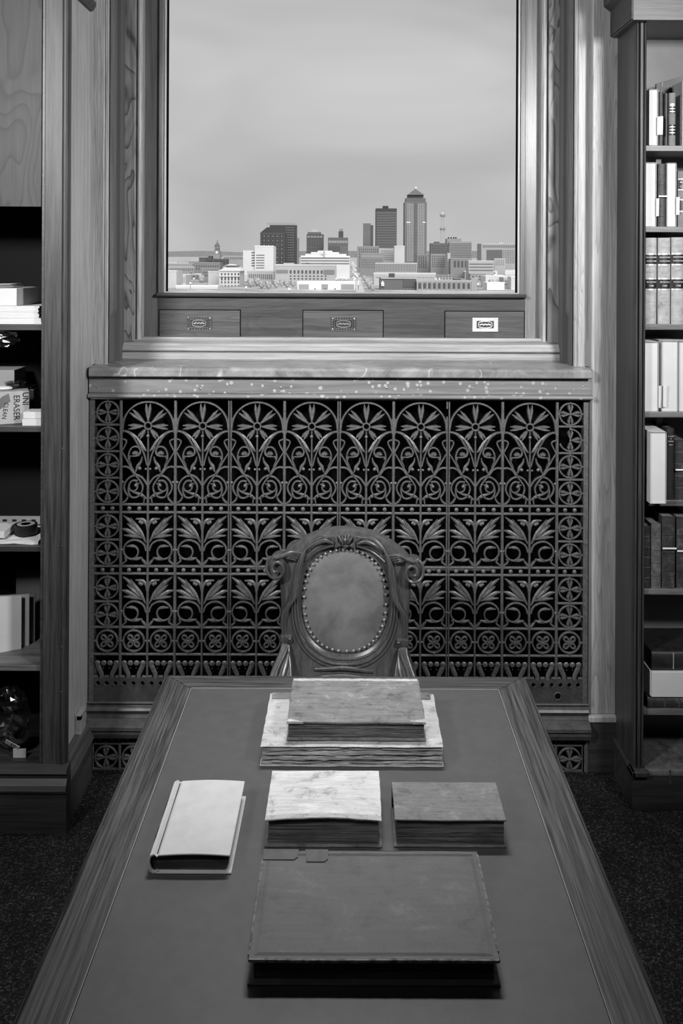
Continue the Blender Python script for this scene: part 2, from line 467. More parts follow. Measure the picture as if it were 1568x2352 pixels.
# ---- the window
win = thing('window_1', (XC, 3.85, SILLZ), 'tall wooden window over a marble sill looking out on a city skyline', 'window', kind='structure')
TOPZ = GT + 0.10
gp = obj('glass_pane', MB().box(XC-GH-.01, XC+GH+.01, 3.858, 3.863, GB-.01, GT+.01), M['glass'], win)
def sym(name, mat, x0, x1, y0, y1, z0, z1, bev=0.003):
    for s in (-1, 1):
        a, b = sorted((XC+s*x0, XC+s*x1))
        mm = mat if not isinstance(mat, tuple) else mat[0 if s < 0 else 1]
        obj(name, MB().box(a, b, y0, y1, z0, z1), mm, win, bev)
ZA = at(790, 778, 3.80).z      # top of the stepped apron moulding
sym('glazing_bead', (M['casing'], M['casing']), GH, GH+.009, 3.835, 3.875, GB-.004, TOPZ)
sym('glazing_gasket', M['black'], GH-.004, GH, 3.850, 3.872, GB-.004, TOPZ, 0)
sym('sash_stile', (M['jamb'], M['jamb']), GH+.009, .772, 3.828, 3.90, GB-.012, TOPZ)
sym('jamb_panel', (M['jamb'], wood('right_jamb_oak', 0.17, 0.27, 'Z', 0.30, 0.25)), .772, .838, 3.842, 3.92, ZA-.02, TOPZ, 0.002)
for s in (-1, 1):   # rounded light moulding beside the jamb panel
    m = MB(); prof = []
    for k in range(9):
        a = math.pi*k/8; prof.append((XC+s*(.845+.010*math.cos(a)), 3.80-.012*math.sin(a)))
    prof = [(XC+s*.855, 3.85)] + prof + [(XC+s*.833, 3.80), (XC+s*.833, 3.85)]
    m.prism(prof, 'Z', ZA-.015, TOPZ)
    obj('staff_bead', m, M['casing_h'] if 0 else M['casing'], win, smooth=True)
sym('figured_board', M['figured'], .857, .921, 3.775, 3.85, ZA-.012, TOPZ, 0.002)
# panelled reveal and the casing in front of it
ZR = SILLZ
sym('reveal_board', M['jamb'], .921, .94, 3.605, 3.78, ZR, TOPZ, 0.002)
for s in (-1, 1):
    m = MB()
    x = XC+s*.921
    zt = at(790, 730, 3.7).z
    m.add([(x, 3.625, zt), (x, 3.745, zt), (x, 3.745, TOPZ), (x, 3.625, TOPZ),
           (x-s*.009, 3.645, zt+.03), (x-s*.009, 3.725, zt+.03), (x-s*.009, 3.725, TOPZ), (x-s*.009, 3.645, TOPZ)],
          [(0,1,5,4), (1,2,6,5), (2,3,7,6), (3,0,4,7), (4,5,6,7)])
    obj('raised_panel', m, M['jamb'], win)
    m = MB()
    prof = [(XC+s*.921, 3.62), (XC+s*.921, 3.602), (XC+s*.924, 3.596), (XC+s*.932, 3.594), (XC+s*.936, 3.599), (XC+s*.939, 3.597), (XC+s*.985, 3.597), (XC+s*.985, 3.72), (XC+s*.94, 3.72)]
    m.prism(prof, 'Z', ZR, CEIL-.4)
    obj('casing_board', m, M['casing'] if s < 0 else M['casing_r'], win)
# head of the window, out of view above
obj('head_board', MB().box(XC-.92, XC+.92, 3.60, 3.86, GT+.02, GT+.10), M['jamb'], win)
obj('head_casing', MB().box(XC-.985, XC+.985, 3.597, 3.72, GT+.10, GT+.3), M['casing_h'], win)
# bottom sash rail with three drawers
YR = 3.842
zb1 = at(790, 684, YR).z; zb2 = at(790, 778, YR).z
obj('sash_rail', MB().box(XC-.775, XC+.775, YR, 3.90, zb2-.02, zb1+.01), M['sashwood'], win)
m = MB(); prof = [(3.875, at(790, 684, 3.83).z)]
zc = (at(790, 684, 3.82).z + at(790, 674, 3.82).z)/2; rr = (at(790, 674, 3.82).z-at(790, 684, 3.82).z)/2
prof += [(3.835-.022*math.sin(math.pi*k/8), zc-rr*math.cos(math.pi*k/8)) for k in range(9)] + [(3.875, zc+rr)]
m.prism(prof, 'X', XC-.775, XC+.775); obj('sash_bead', m, M['sashwood'], win, smooth=True)
obj('bottom_glazing_bead', MB().box(XC-GH-.006, XC+GH+.006, 3.836, 3.872, zc+rr-.004, GB), M['casing_h'], win, 0.002)
for x0, x1, y0, y1 in ((366, 551, 713, 772), (696, 879, 714, 774), (1022, 1203, 716, 775)):
    a = at(x0, y1, YR-.004); b = at(x1, y0, YR-.004)
    obj('drawer_gap', MB().box(a.x-.003, b.x+.003, YR-.0008, YR+.005, a.z-.003, b.z+.003), M['black'], win)
    d = obj('drawer', MB().box(a.x, b.x, YR-.007, YR+.01, a.z, b.z), wood('drawer_front', 0.068, 0.115, 'X', 0.34, 0.25, fig=0.25, figscale=8), win, 0.0015)
    cx, cz = (a.x+b.x)/2+.002, (a.z+b.z)/2
    if x0 < 400: cx = at(458, 742, YR).x
    u = YR/F; hw, hh = 29.5*u, 16*u; yf = YR-.007
    pl = MB()   # stamped plate with an open frame round the cup
    pl.box(cx-hw, cx+hw, yf-.0022, yf, cz+hh*.52, cz+hh); pl.box(cx-hw, cx+hw, yf-.0022, yf, cz-hh, cz-hh*.52)
    pl.box(cx-hw, cx-hw*.66, yf-.0022, yf, cz-hh*.52, cz+hh*.52); pl.box(cx+hw*.66, cx+hw, yf-.0022, yf, cz-hh*.52, cz+hh*.52)
    fl = MB()
    for f_ in (.97, .60):
        x_, z_ = hw*f_ if f_ > .9 else hw*.70, hh*f_
        fl.ribbon([(cx-x_, cz-z_), (cx+x_, cz-z_), (cx+x_, cz+z_), (cx-x_, cz+z_), (cx-x_, cz-z_)], .0011, .003, yf-.0025)
    n = 26
    for k in range(n):                    # beaded border
        t = k/n; per = 2*(hw+hh)*2; dist = t*per
        if dist < 2*hw: px_, pz_ = -hw+dist, hh
        elif dist < 2*hw+2*hh: px_, pz_ = hw, hh-(dist-2*hw)
        elif dist < 4*hw+2*hh: px_, pz_ = hw-(dist-2*hw-2*hh), -hh
        else: px_, pz_ = -hw, -hh+(dist-4*hw-2*hh)
        fl.dome((cx+px_*.86, yf-.002, cz+pz_*.80), .0022, .002, 6, 2)
    for sx in (-1, 1):
        for sz in (-1, 1): fl.dome((cx+sx*hw*.84, yf-.002, cz+sz*hh*.76), .0042, .003, 8, 2)
    bm_ = M['glare_brass'] if x0 > 1000 else M['brass']  # right pull carries the painted glare
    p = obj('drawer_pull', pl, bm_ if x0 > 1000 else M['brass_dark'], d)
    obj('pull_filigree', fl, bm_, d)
    cup = MB(); cup.box(cx-hw*.66, cx+hw*.66, yf-.0009, yf, cz-hh*.52, cz+hh*.52)
    obj('pull_cup', cup, M['brass_dark'], d)
    rim = [(cx+hw*.52*math.copysign(min(1, abs(math.cos(a_))*1.25), math.cos(a_)), cz+hh*.46*math.sin(a_)) for a_ in [2*math.pi*k/24 for k in range(25)]]
    orn = MB().ribbon(rim, .0022, .005, yf-.003)
    for k in range(7): orn.ball((cx+(k-3)*hw*.125, yf-.002, cz+(.0015 if k % 2 else -.001)), .0042, 6, 4, (1, .6, 1))
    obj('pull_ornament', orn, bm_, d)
# stepped apron under the sash, then the marble sill
za = [at(790, y, 3.76).z for y in (778, 784, 789, 808, 811, 823)]
m = MB().prism([(3.90, za[0]), (3.800, za[0]), (3.796, za[1]+.002), (3.785, za[1]), (3.782, za[1]-.003), (3.786, za[1]-.004), (3.770, za[2]-.001), (3.764, za[2]-.003), (3.760, za[2]-.012),
                (3.752, za[3]+.014), (3.748, za[3]+.006), (3.750, za[3]+.002), (3.764, za[3]), (3.764, za[4]+.001), (3.750, za[4]-.001), (3.747, za[4]-.004), (3.747, SILLZ+.004), (3.752, SILLZ+.003), (3.752, SILLZ-.002), (3.90, SILLZ-.002)], 'X', XC-.912, XC+.912)
obj('apron_moulding', m, M['casing_h'], win)
zs = at(790, 868, 3.5).z
m = MB().prism([(3.80, SILLZ), (3.516, SILLZ), (3.506, SILLZ-.003), (3.500, SILLZ-.012), (3.500, zs+.004), (3.504, zs), (3.80, zs)], 'X', XC-.967, XC+.967)
obj('marble_sill', m, M['marble'], win)

# ---- timber rail above the grille with speckles, screws and a half round
YR2 = 3.530
t1 = thing('trim_1', (XC, 3.54, at(790, 905, YR2).z), 'paint speckled wooden rail with half round moulding under the sill', 'trim', kind='structure')
def rail_mat():
    m, nt, b = base_mat('paint_speckled_rail'); L = nt.links
    v, raw = coords(nt, (2.2, 40, 40)); n1 = noise_tex(nt, v, 1.0, 5, .6, .8)
    col = ramp(nt, n1, [(.3, .13), (.5, .19), (.7, .25)])
    vo = nt.nodes.new('ShaderNodeTexVoronoi'); vo.inputs['Scale'].default_value = 38; vo.inputs['Randomness'].default_value = 1.0
    v2, _ = coords(nt, (1, 1, 1)); L.new(v2, vo.inputs['Vector'])
    nn = noise_tex(nt, v2, 22.0, 2, .5)
    mm = nt.nodes.new('ShaderNodeMath'); mm.operation = 'MULTIPLY_ADD'; mm.inputs[1].default_value = 0.5; L.new(nn, mm.inputs[0]); L.new(vo.outputs['Distance'], mm.inputs[2])
    spots = ramp(nt, mm.outputs[0], [(.47, 1.0), (.50, 0.0)])
    big = noise_tex(nt, v2, 1.6, 1, .4)
    spots = mixc(nt, spots, ramp(nt, big, [(.36, 0.1), (.55, 1.0)]), 1.0, 'MULTIPLY')
    sb = nt.nodes.new('ShaderNodeRGBToBW'); L.new(spots, sb.inputs[0])
    col = mixc(nt, col, .40, sb.outputs[0])
    L.new(col, b.inputs['Base Color']); b.inputs['Roughness'].default_value = .42; return m
M['railspeck'] = rail_mat()
zr0, zr1 = at(790, 905, YR2).z, at(790, 869, YR2).z
obj('rail_board', MB().box(XC-.975, XC+.975, YR2, 3.60, zr0, zr1), M['railspeck'], t1, 0.002)
m = MB(); zc = (zr0+at(790, 917, YR2).z)/2; rr = zr0-zc
m.prism([(3.56, zr0-.001)]+[(YR2-.002-.016*math.sin(math.pi*k/8), zc+rr*.95*math.cos(math.pi*k/8)) for k in range(9)]+[(3.56, zc-rr)], 'X', XC-.975, XC+.975)
obj('half_round', m, M['railspeck'], t1, smooth=True)
obj('steel_lip', MB().box(XC-.97, XC+.97, YR2+.006, 3.56, at(790, 920, YR2).z, at(790, 917.5, YR2).z), M['screw'], t1)
for px, py in ((222, 889), (460, 893), (645, 890), (888, 891), (1083, 892), (1340, 888)):
    p = at(px, py, YR2); s = obj('screw', MB().dome((p.x, YR2, p.z), .0045, .002, 10, 2), M['screw'], t1, smooth=True)

# ================================================================== RADIATOR GRILLE (cast iron)
S = YG / F
GX = XC - 0.004
def gz(y): return HC - (y-VY)*S
grille = thing('radiator_grille', (GX, YG, 0), 'ornate cast iron radiator grille with daisies, scrolls and leaves below the sill', 'grille')
PITCH = 125.2
def W(pts): return [(x*S, -y*S) for x, y in pts]    # picture units to metres, y down
def crop7(p): return ((p[0]-645)/8.71, 910+p[1]/8.71)
def crop8(p): return ((p[0]-397)/5.467, 1170+p[1]/5.467)
ORG = 921
def rel(pts): return [(x, y-ORG) for x, y in pts]
def path(mb, pts, r, conv, mir=1, k=4, d=0.008, y=0.0):
    q = [(mir*a, b) for a, b in rel([conv(p) for p in pts])]
    if not isinstance(r, (list, tuple)): r = [r]*len(q)
    mb.ribbon(W(smooth_path(q, k)), [x*S for x in srad(list(r), len(q), k)], d, y)
def ring(mb, cx, cy, r, w, n=20, d=0.008, y=0.0):
    mb.ribbon(W([(cx+r*math.cos(2*math.pi*k/n), cy+r*math.sin(2*math.pi*k/n)) for k in range(n+1)]), w*S, d, y)
ME = {}
# the upper bay: arch, daisy, stem and scrolling vines
m = MB(); m.ribbon(W([(58.5*math.cos(a), 62.5-58.5*math.sin(a)) for a in [math.pi*k/20-.02 for k in range(21)]]), 2.4*S, .010)
m.ribbon(W([(-60, 40), (-59, 62), (-60, 75)]), 2.6*S, .008); m.ribbon(W([(60, 40), (59, 62), (60, 75)]), 2.6*S, .008)
ME['arch'] = m
m = MB(); cy = 980-ORG
ring(m, 0, cy, 8, 2.2, 14, .010)
for k in range(10): m.dome((8*math.cos(.628*k)*S, -.004, -(cy+8*math.sin(.628*k))*S), 2*S, .003, 6, 2)
for ang, ln in ((90, 52), (41, 52), (139, 52), (-4, 46), (184, 46), (-53, 36), (-127, 36)):
    for s in (-1, 1):
        a0, a1 = math.radians(ang), math.radians(ang+s*5.5)
        pts = [(10*math.cos(a0), cy-10*math.sin(a0))] + [(r*math.cos(a0+(a1-a0)*min(1, r/ln+.25)), cy-r*math.sin(a0+(a1-a0)*min(1, r/ln+.25))) for r in (ln*.45, ln*.75, ln)]
        m.ribbon(W(pts), [1.4*S, 3.3*S, 4.0*S, .7*S], .009, -.001)
ME['daisy'] = m
m = MB()
m.ribbon(W([(0, 69), (0, 100), (0, 150), (0, 190), (0, 239)]), [1.6*S, 2*S, 2*S, 3.0*S, 3.0*S], .009)
m.dome((-.2*S, -.004, -(1003-ORG)*S), 4*S, .004); m.dome((5*S, -.002, -(1079-ORG)*S), 3*S, .003); m.dome((-5*S, -.002, -(1079-ORG)*S), 3*S, .003)
ME['stem'] = m
for s, nm in ((1, 'vine_a'), (-1, 'vine_b')):
    m = MB()
    path(m, [(130,710),(250,740),(370,830),(470,960),(610,1115)], [2,3,4.5,6.5,1.5], crop7, s)
    path(m, [(400,850),(500,1030),(570,1190),(625,1400)], 2, crop7, s)
    path(m, [(125,870),(200,900),(207,950),(160,1050),(120,1120)], 1.9, crop7, s)
    path(m, [(110,1110),(240,1330),(330,1480),(395,1590)], [1.5,2.2,2.6,2.8], crop7, s)
    path(m, [(320,1410),(260,1280),(262,1160),(310,1060),(390,1025),(460,1050),(490,1120),(460,1190),(390,1215),(300,1220)], [1,1.8,2,2,2,2,2.4,3,2.5,1], crop7, s)
    for a in range(5):
        an = math.radians(30+30*a); c = crop7((390, 1190))
        q = [(c[0], c[1]), (c[0]-8*math.cos(an), c[1]-9*math.sin(an))]
        m.ribbon(W([(s*x, y-ORG) for x, y in q]), [1.6*S, 2.6*S], .009)
    path(m, [(300,1215),(270,1235),(290,1265)], [2,1.8,1.5], crop7, s)
    path(m, [(525,1225),(505,1320),(440,1420),(400,1530)], [1,2.6,4,1.2], crop7, s)
    c = crop7((480, 1460)); m.dome((s*c[0]*S, -.001, -(c[1]-ORG)*S), 4.2*S, .004)
    path(m, [(110,1440),(200,1430),(290,1470),(360,1560),(395,1600)], 2.5, crop7, s)
    path(m, [(395,1595),(440,1600),(530,1650),(600,1740),(630,1790)], 2.4, crop7, s)
    path(m, [(395,1605),(300,1630),(205,1720),(165,1830),(190,1930),(250,2015)], 2.3, crop7, s)
    path(m, [(395,1600),(470,1690),(535,1800),(535,1890),(490,1990),(400,2045),(310,2035),(265,1960),(255,1860),(285,1755),(350,1705),(440,1715)], 2.2, crop7, s, 3)
    path(m, [(275,1840),(290,1895),(350,1920),(420,1880),(435,1810),(410,1765),(480,1770)], [1.5,2,2,2,2.5,2.5,1], crop7, s, 3)
    c = crop7((405, 1800)); m.dome((s*c[0]*S, -.003, -(c[1]-ORG)*S), 4*S, .003)
    path(m, [(330,1930),(420,1960),(520,2000),(615,2065)], [1,3,4,1.5], crop7, s)
    path(m, [(250,2025),(200,2110),(110,2165)], [2,2.5,1.5], crop7, s)
    path(m, [(545,2010),(572,2070),(560,2150)], [2,1.8,1.8], crop7, s)
    c = crop7((140, 1735)); m.dome((s*c[0]*S, -.002, -(c[1]-ORG)*S), 3.4*S, .004)
    ME[nm] = m
# the leaf spray used in both lower rows
for s, nm in ((1, 'spray_a'), (-1, 'spray_b')):
    m = MB()
    path(m, [(392,270),(378,195),(335,145),(245,128)], [2.2,2.8,4.6,1], crop8, s)
    for q in ((300,170),(322,182)): c = crop8(q); m.dome((s*c[0]*S, 0, -(c[1]-ORG)*S), 4*S, .003)
    path(m, [(375,425),(305,300),(205,185),(88,88)], [1.2,5,6,.8], crop8, s, y=0)
    path(m, [(310,310),(245,215),(183,115)], [2.5,4,.7], crop8, s, y=-.002)
    path(m, [(300,330),(215,255),(138,185)], [2.5,4,.7], crop8, s, y=-.002)
    path(m, [(325,372),(230,325),(140,275),(72,258)], [1.2,4,4.6,1.0], crop8, s)
    path(m, [(300,362),(200,345),(98,335)], [1.5,4,1], crop8, s, y=-.001)
    path(m, [(378,530),(345,445),(262,400),(180,405),(112,460),(95,540),(130,610),(200,636),(258,602),(278,540),(252,487),(195,472),(130,475)],
         [2.4,2.4,2.4,2.4,2.4,2.4,2.3,2.2,2.2,2.2,2.6,3.6,.8], crop8, s, 3)
    path(m, [(200,640),(270,632),(332,618)], [2,4,1], crop8, s)
    path(m, [(322,632),(350,665),(382,705)], [1.5,3.2,2.4], crop8, s)
    path(m, [(108,612),(126,655),(60,708)], [2,2.6,1.4], crop8, s)
    c = crop8((68, 518)); m.dome((s*c[0]*S, -.002, -(c[1]-ORG)*S), 3.4*S, .004)
    ME[nm] = m
m = MB(); m.dome((0, 0, 0), 5.2*S, .004, 10, 3); ME['stud'] = m
m = MB(); ring(m, 0, 0, 24, 2.5)
for a in (45, 135, 225, 315):
    ca, sa = math.cos(math.radians(a)), math.sin(math.radians(a)); el = []
    for k in range(13):
        t_ = 2*math.pi*k/12; u_, w_ = 10.5+6.5*math.cos(t_), 4.6*math.sin(t_); el.append((u_*ca-w_*sa, u_*sa+w_*ca))
    m.ribbon(W(el), 2.3*S, .010, -.001)
m.dome((0, -.003, 0), 3*S, .003)
for sx, sz in ((1,0),(-1,0),(0,1),(0,-1)): m.ribbon(W([(sx*25, sz*25), (sx*30.5, sz*30.5)]), 2.2*S, .008)
ME['quatrefoil'] = m
def rosette(missing=False):
    m = MB()
    if not missing: ring(m, 0, 0, 25, 2.3)
    else: m.ribbon(W([(25*math.cos(a), 25*math.sin(a)) for a in [math.radians(-95+270*k/20) for k in range(20)]]), 2.3*S, .008)
    for a in (0, 90, 180, 270):
        if missing and a == 180: continue
        for s in (-1, 1):
            an = math.radians(a); a1 = math.radians(a+s*13)
            m.ribbon(W([(2*math.cos(an), 2*math.sin(an)), (12*math.cos(a1), 12*math.sin(a1)), (18*math.cos(a1), 18*math.sin(a1)), (22.5*math.cos(an+s*.12), 22.5*math.sin(an+s*.12))]), [1.4*S, 3.0*S, 3.6*S, 1.2*S], .009, -.001)
        m.ribbon(W([(26*math.cos(an), 26*math.sin(an)), (30.5*math.cos(an), 30.5*math.sin(an))]), 2.2*S, .008)
    m.dome((0, -.003, 0), 3*S, .003); return m
ME['rosette'] = rosette(); ME['broken'] = rosette(True)
m = MB()     # beaded fringe over two curved feet, one half bay wide
for k in range(4): m.dome((( k-1.5)*14.3*S, -.001, -1525*S+ORG*S), 6.6*S, .0035, 10, 3); m.dome(((k-1.5)*14.3*S*.95, -.006, -(1535-ORG)*S), 1.5*S, .002, 6, 2)
for s in (-1, 1):
    m.ribbon(W(smooth_path([(s*22, 1528-ORG), (s*17, 1540-ORG), (s*12.5, 1550-ORG), (s*11.5, 1560-ORG)])), [v*S for v in srad([5.5, 5.5, 5, 4.5], 4)], .008)
    m.ribbon(W([(s*30, 1556-ORG), (s*20, 1556-ORG)]), 2.2*S, .010)
m.ribbon(W([(-5, 1556-ORG), (5, 1556-ORG)]), 2.2*S, .010)
ME['fringe'] = m
ME = {k: v.mesh('grille_'+k, M['iron'], True) for k, v in ME.items()}
def gpart(name, key, parent, x, y, yoff=0.0):
    return link(name, ME[key], parent, (GX + x*S, YG+yoff, gz(y)))
BARY = [(1161, 2.9), (1179, 2.9), (1303, 2.9), (1320, 2.9), (1443, 2.9), (1505, 2.9)]
def plate_with_diamonds(x0, x1, n):
    m = MB(); y0, y1, y2 = 1557, 1586, 1614; w = (x1-x0)/n
    for side, yy in ((0, YG-.003), (1, YG+.006)):
        for k in range(n):
            a, b = x0+k*w, x0+(k+1)*w; c = (a+b)/2; cy = 1571; r = 6.2
            vs = [(a, y1), (b, y1), (b, y0), (a, y0), (c-r, cy), (c, cy+r), (c+r, cy), (c, cy-r)]
            fs = [(0,1,5), (0,5,4), (1,2,6), (1,6,5), (2,3,7), (2,7,6), (3,0,4), (3,4,7)]
            m.add([(GX+p[0]*S, yy, gz(p[1])) for p in vs], fs if side == 0 else [f[::-1] for f in fs])
            if side == 0:
                d = vs[4:]; m.add([(GX+p[0]*S, YG-.003, gz(p[1])) for p in d]+[(GX+p[0]*S, YG+.006, gz(p[1])) for p in d], [(i, (i+1) % 4, 4+(i+1) % 4, 4+i) for i in range(4)])
                m.ribbon([(GX+(c-r-1)*S, gz(cy+1)), (GX+c*S, gz(cy+r+1)), (GX+(c+r+1)*S, gz(cy+1))], 1.1*S, .004, YG-.004)
    m.box(GX+x0*S, GX+x1*S, YG-.003, YG+.006, gz(y2), gz(y1))
    return m
# four castings of two bays each
for c in range(4):
    x0 = -2*PITCH + c*PITCH*2 - 2*PITCH; x1 = x0 + 2*PITCH
    m = MB()
    edge = 1.0
    for k in range(5):
        x = x0 + k*PITCH/2
        if k == 0: x += 2.6 if c > 0 else 0
        if k == 4: x -= 2.6 if c < 3 else 0
        top = 921 if k % 2 == 0 else 1161
        r = (2.0 if (k in (0, 4)) else 3.3) if k % 2 == 0 else 2.7
        if k % 2 == 0 and (k == 2 or (k == 0 and c == 0) or (k == 4 and c == 3)): r = 3.4
        if c == 2 and k == 4:     # the snapped bar
            m.ribbon([(GX+x*S, gz(921)), (GX+x*S, gz(938))], r*S, .010, YG); top = 956
        m.ribbon([(GX+x*S, gz(top)), (GX+x*S, gz(1558))], r*S, .010, YG)
    for y, r in BARY: m.ribbon([(GX+x0*S, gz(y)), (GX+x1*S, gz(y))], r*S, .009, YG+.001)
    pan = obj('grille_panel', m, M['iron'], grille)
    obj('fretted_plate', plate_with_diamonds(x0, x1, 12), M['iron_flat'], grille)
    for b in range(2):
        cx = x0 + PITCH*(b+.5)
        gpart('arch', 'arch', pan, cx, ORG); gpart('daisy', 'daisy', pan, cx, ORG); gpart('stem', 'stem', pan, cx, ORG)
        gpart('vine', 'vine_a', pan, cx, ORG); gpart('vine', 'vine_b', pan, cx, ORG)
        for dy in (0, 141):
            gpart('leaf_spray', 'spray_a', pan, cx, ORG+dy); gpart('leaf_spray', 'spray_b', pan, cx, ORG+dy)
        for h in (-1, 1):
            hx = cx + h*PITCH/4
            for dx in (-11.5, 11.5):
                for y in (1170, 1311.5): gpart('stud', 'stud', pan, hx+dx, y)
            gpart('quatrefoil', 'quatrefoil', pan, hx, 1474)
            gpart('fringe', 'fringe', pan, hx, ORG)
# side borders of rosettes
for s in (-1, 1):
    xi, xo = s*4*PITCH, s*(4*PITCH+60)
    m = MB()
    for y in (978, 1039, 1100, 1242, 1384): m.ribbon([(GX+xi*S, gz(y)), (GX+xo*S, gz(y))], 2.7*S, .009, YG+.001)
    for y, r in BARY: m.ribbon([(GX+xi*S, gz(y)), (GX+xo*S, gz(y))], r*S, .009, YG+.001)
    xa, xb = sorted((xo, xo+s*11))
    m.box(GX+xa*S, GX+xb*S, YG-.005, YG+.006, gz(1614), gz(920))
    bor = obj('border_panel', m, M['iron'], grille)
    xa, xb = sorted((xi, xo)); obj('fretted_plate', plate_with_diamonds(xa, xb, 3), M['iron_flat'], grille)
    cx = (xi+xo)/2
    for y in (949, 1009, 1070, 1131, 1211, 1273, 1352, 1414):
        gpart('rosette', 'broken' if (s > 0 and y == 1009) else 'rosette', bor, cx, y)
    gpart('quatrefoil', 'quatrefoil', bor, cx, 1474); gpart('fringe', 'fringe', bor, cx, ORG)
    for y in (1170, 1311.5):
        for dx in (-11, 11): gpart('stud', 'stud', bor, cx+dx, y)
    for y in (1012, 1133, 1245, 1388, 1510):
        p = GX+(xo+s*4.5)*S
        obj('bolt', MB().dome((p, YG-.005, gz(y)), 2.6*S, .003, 8, 2), M['iron'], grille, smooth=True)
# moulded iron base with a ledge, then the low grille on the carpet
zz = gz
m = MB().prism([(YG+.02, zz(1612)), (YG-.008, zz(1612)), (YG-.012, zz(1614)), (YG-.008, zz(1618)), (YG-.004, zz(1621)), (YG-.014, zz(1625)), (YG-.020, zz(1630)), (YG-.014, zz(1634)),
                (YG-.008, zz(1640)), (YG-.012, zz(1646)), (YG-.050, zz(1658)), (YG-.052, zz(1666)), (YG-.044, zz(1669)), (YG-.046, zz(1676)), (YG-.040, zz(1686)), (YG-.018, zz(1692)), (YG+.02, zz(1693))], 'X', GX-.975, GX+.975)
obj('base_moulding', m, M['iron_flat'], grille, 0.001)
m = MB()
for y in (1709.5,): m.ribbon([(GX-560*S, gz(y)), (GX+560*S, gz(y))], 3*S, .009, YG)
for k in range(-9, 10): m.ribbon([(GX+k*PITCH/2*S, gz(1692)), (GX+k*PITCH/2*S, gz(1772))], 3.2*S, .010, YG)
for s in (-1, 1):
    a, b = sorted((GX+s*561*S, GX+s*573*S)); m.box(a, b, YG-.005, YG+.006, .001, gz(1692))
m.box(GX-561*S, GX+561*S, YG-.004, YG+.006, .001, .006)
low = obj('base_grille', m, M['iron'], grille)
ME['lowros'] = ME['rosette']
for k in range(-9, 9):
    gpart('rosette', 'rosette', low, (k+.5)*PITCH/2, 1741)
mm = MB()
for dx, dz in ((-14, 0), (14, 0), (0, 6), (0, -6)): mm.dome((dx*S, 0, dz*S), 5*S, .005, 8, 2)
for s in (-1, 1): mm.ribbon(W([(s*3, 3), (s*9, 9)]), 1.6*S, .007); mm.ribbon(W([(s*3, -3), (s*9, -9)]), 1.6*S, .007)
for dx in (-21, 21):
    for dz in (-1, 1): mm.ribbon(W([(dx*.95, 0), (dx*1.3, dz*7)]), 1.8*S, .007)
ME['lobe'] = mm.mesh('grille_lobe', M['iron'], True)
for k in range(-9, 9): gpart('lobed_motif', 'lobe', low, (k+.5)*PITCH/2, 1701)
# keyhole on the plate, and a heating pipe faintly seen inside
obj('lock_hole', MB().dome((at(1280, 1598, YG).x, YG-.003, at(1280, 1598, YG).z), .012, .001, 14, 2), M['black'], grille)
kh = MB(); c = at(1280, 1598, YG)
kh.ribbon([(c.x+.0135*math.cos(2*math.pi*k/16), c.z+.0135*math.sin(2*math.pi*k/16)) for k in range(17)], .0018, .004, YG-.004); obj('lock_rim', kh, M['iron'], grille)
obj('recess_shade_sheet', MB().box(GX-.96, GX+.96, 3.66, 3.67, 0.001, SILLZ-.06), M['black'], grille)  # near-black sheet, paints the shade of the hollow behind the grille
obj('heating_pipe', MB().tube([(GX-.36, 3.60, gz(1316)), (GX+.0, 3.60, gz(1318)), (GX+.62, 3.60, gz(1316))], .012, 10), plain('pipe_paint', .12, .5), grille, smooth=True)

# wall strip between grille and the right bookcase, with its plinth block; left jamb behind bookcase
t2 = thing('trim_2', (1.0, YG, 0), 'pale wooden wall strip beside the right bookcase', 'trim', kind='structure')
xl = XC+.978
obj('edge_strip', MB().box(GX+573*S+.001, xl, YG-.006, 3.70, 0, zr1), M['jamb'], t2, .002)
obj('wall_strip', MB().box(xl, 1.12, YG+.0, 3.70, at(1360, 1640, YG).z, CEIL-.5), M['casing_r'], t2, .004)
obj('strip_cap', MB().box(xl-.01, 1.10, YG-.02, 3.70, at(1360, 1655, YG).z, at(1360, 1640, YG).z), M['casing_r'], t2, .005)
obj('strip_plinth', MB().box(xl-.008, 1.10, YG-.014, 3.70, 0, at(1360, 1655, YG).z), M['plinth'], t2, .003)
t3 = thing('trim_3', (-1.02, YG, 0), 'dark edge strip beside the grille at the left bookcase', 'trim', kind='structure')
obj('edge_strip', MB().box(-1.05, GX-573*S-.001, YG-.002, 3.70, 0, zr1), M['jamb'], t3, .002)

# ================================================================== BOOKCASES
# ---- left bookcase
LY = 3.18
lb = thing('bookcase', (-1.5, 3.36, 0), 'dark oak bookcase of office supplies with plywood door at the top', 'bookcase')
LXo, LXi = -1.018, -1.070
LTOP = 3.6
obj('side_panel', MB().box(LXo-.02, LXo, LY+.012, 3.60, .02, LTOP), M['side'], lb)
obj('stile', MB().box(LXi, -1.008, LY, LY+.03, .205, LTOP), M['stile'], lb, .002)
m = MB(); cxb = -.9985
m.prism([(cxb+.0115*math.cos(a), LY+.008-.012*math.sin(a)) for a in [math.pi*k/8 for k in range(9)]] + [(cxb-.0115, LY+.03), (cxb+.0115, LY+.03)], 'Z', .205, LTOP)
obj('stile_bead', m, M['stile'], lb, smooth=True)
obj('inner_strip', MB().box(LXi-.012, LXi, LY+.006, LY+.03, .205, LTOP), M['shelfdark'], lb, .002)
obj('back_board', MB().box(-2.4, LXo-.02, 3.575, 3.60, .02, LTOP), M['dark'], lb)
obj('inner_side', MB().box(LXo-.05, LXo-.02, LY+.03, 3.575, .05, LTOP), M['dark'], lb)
obj('end_panel', MB().box(-2.42, -2.39, LY, 3.60, .02, LTOP), M['stile'], lb)
LSH = [1.760, 1.402, .981, .562]
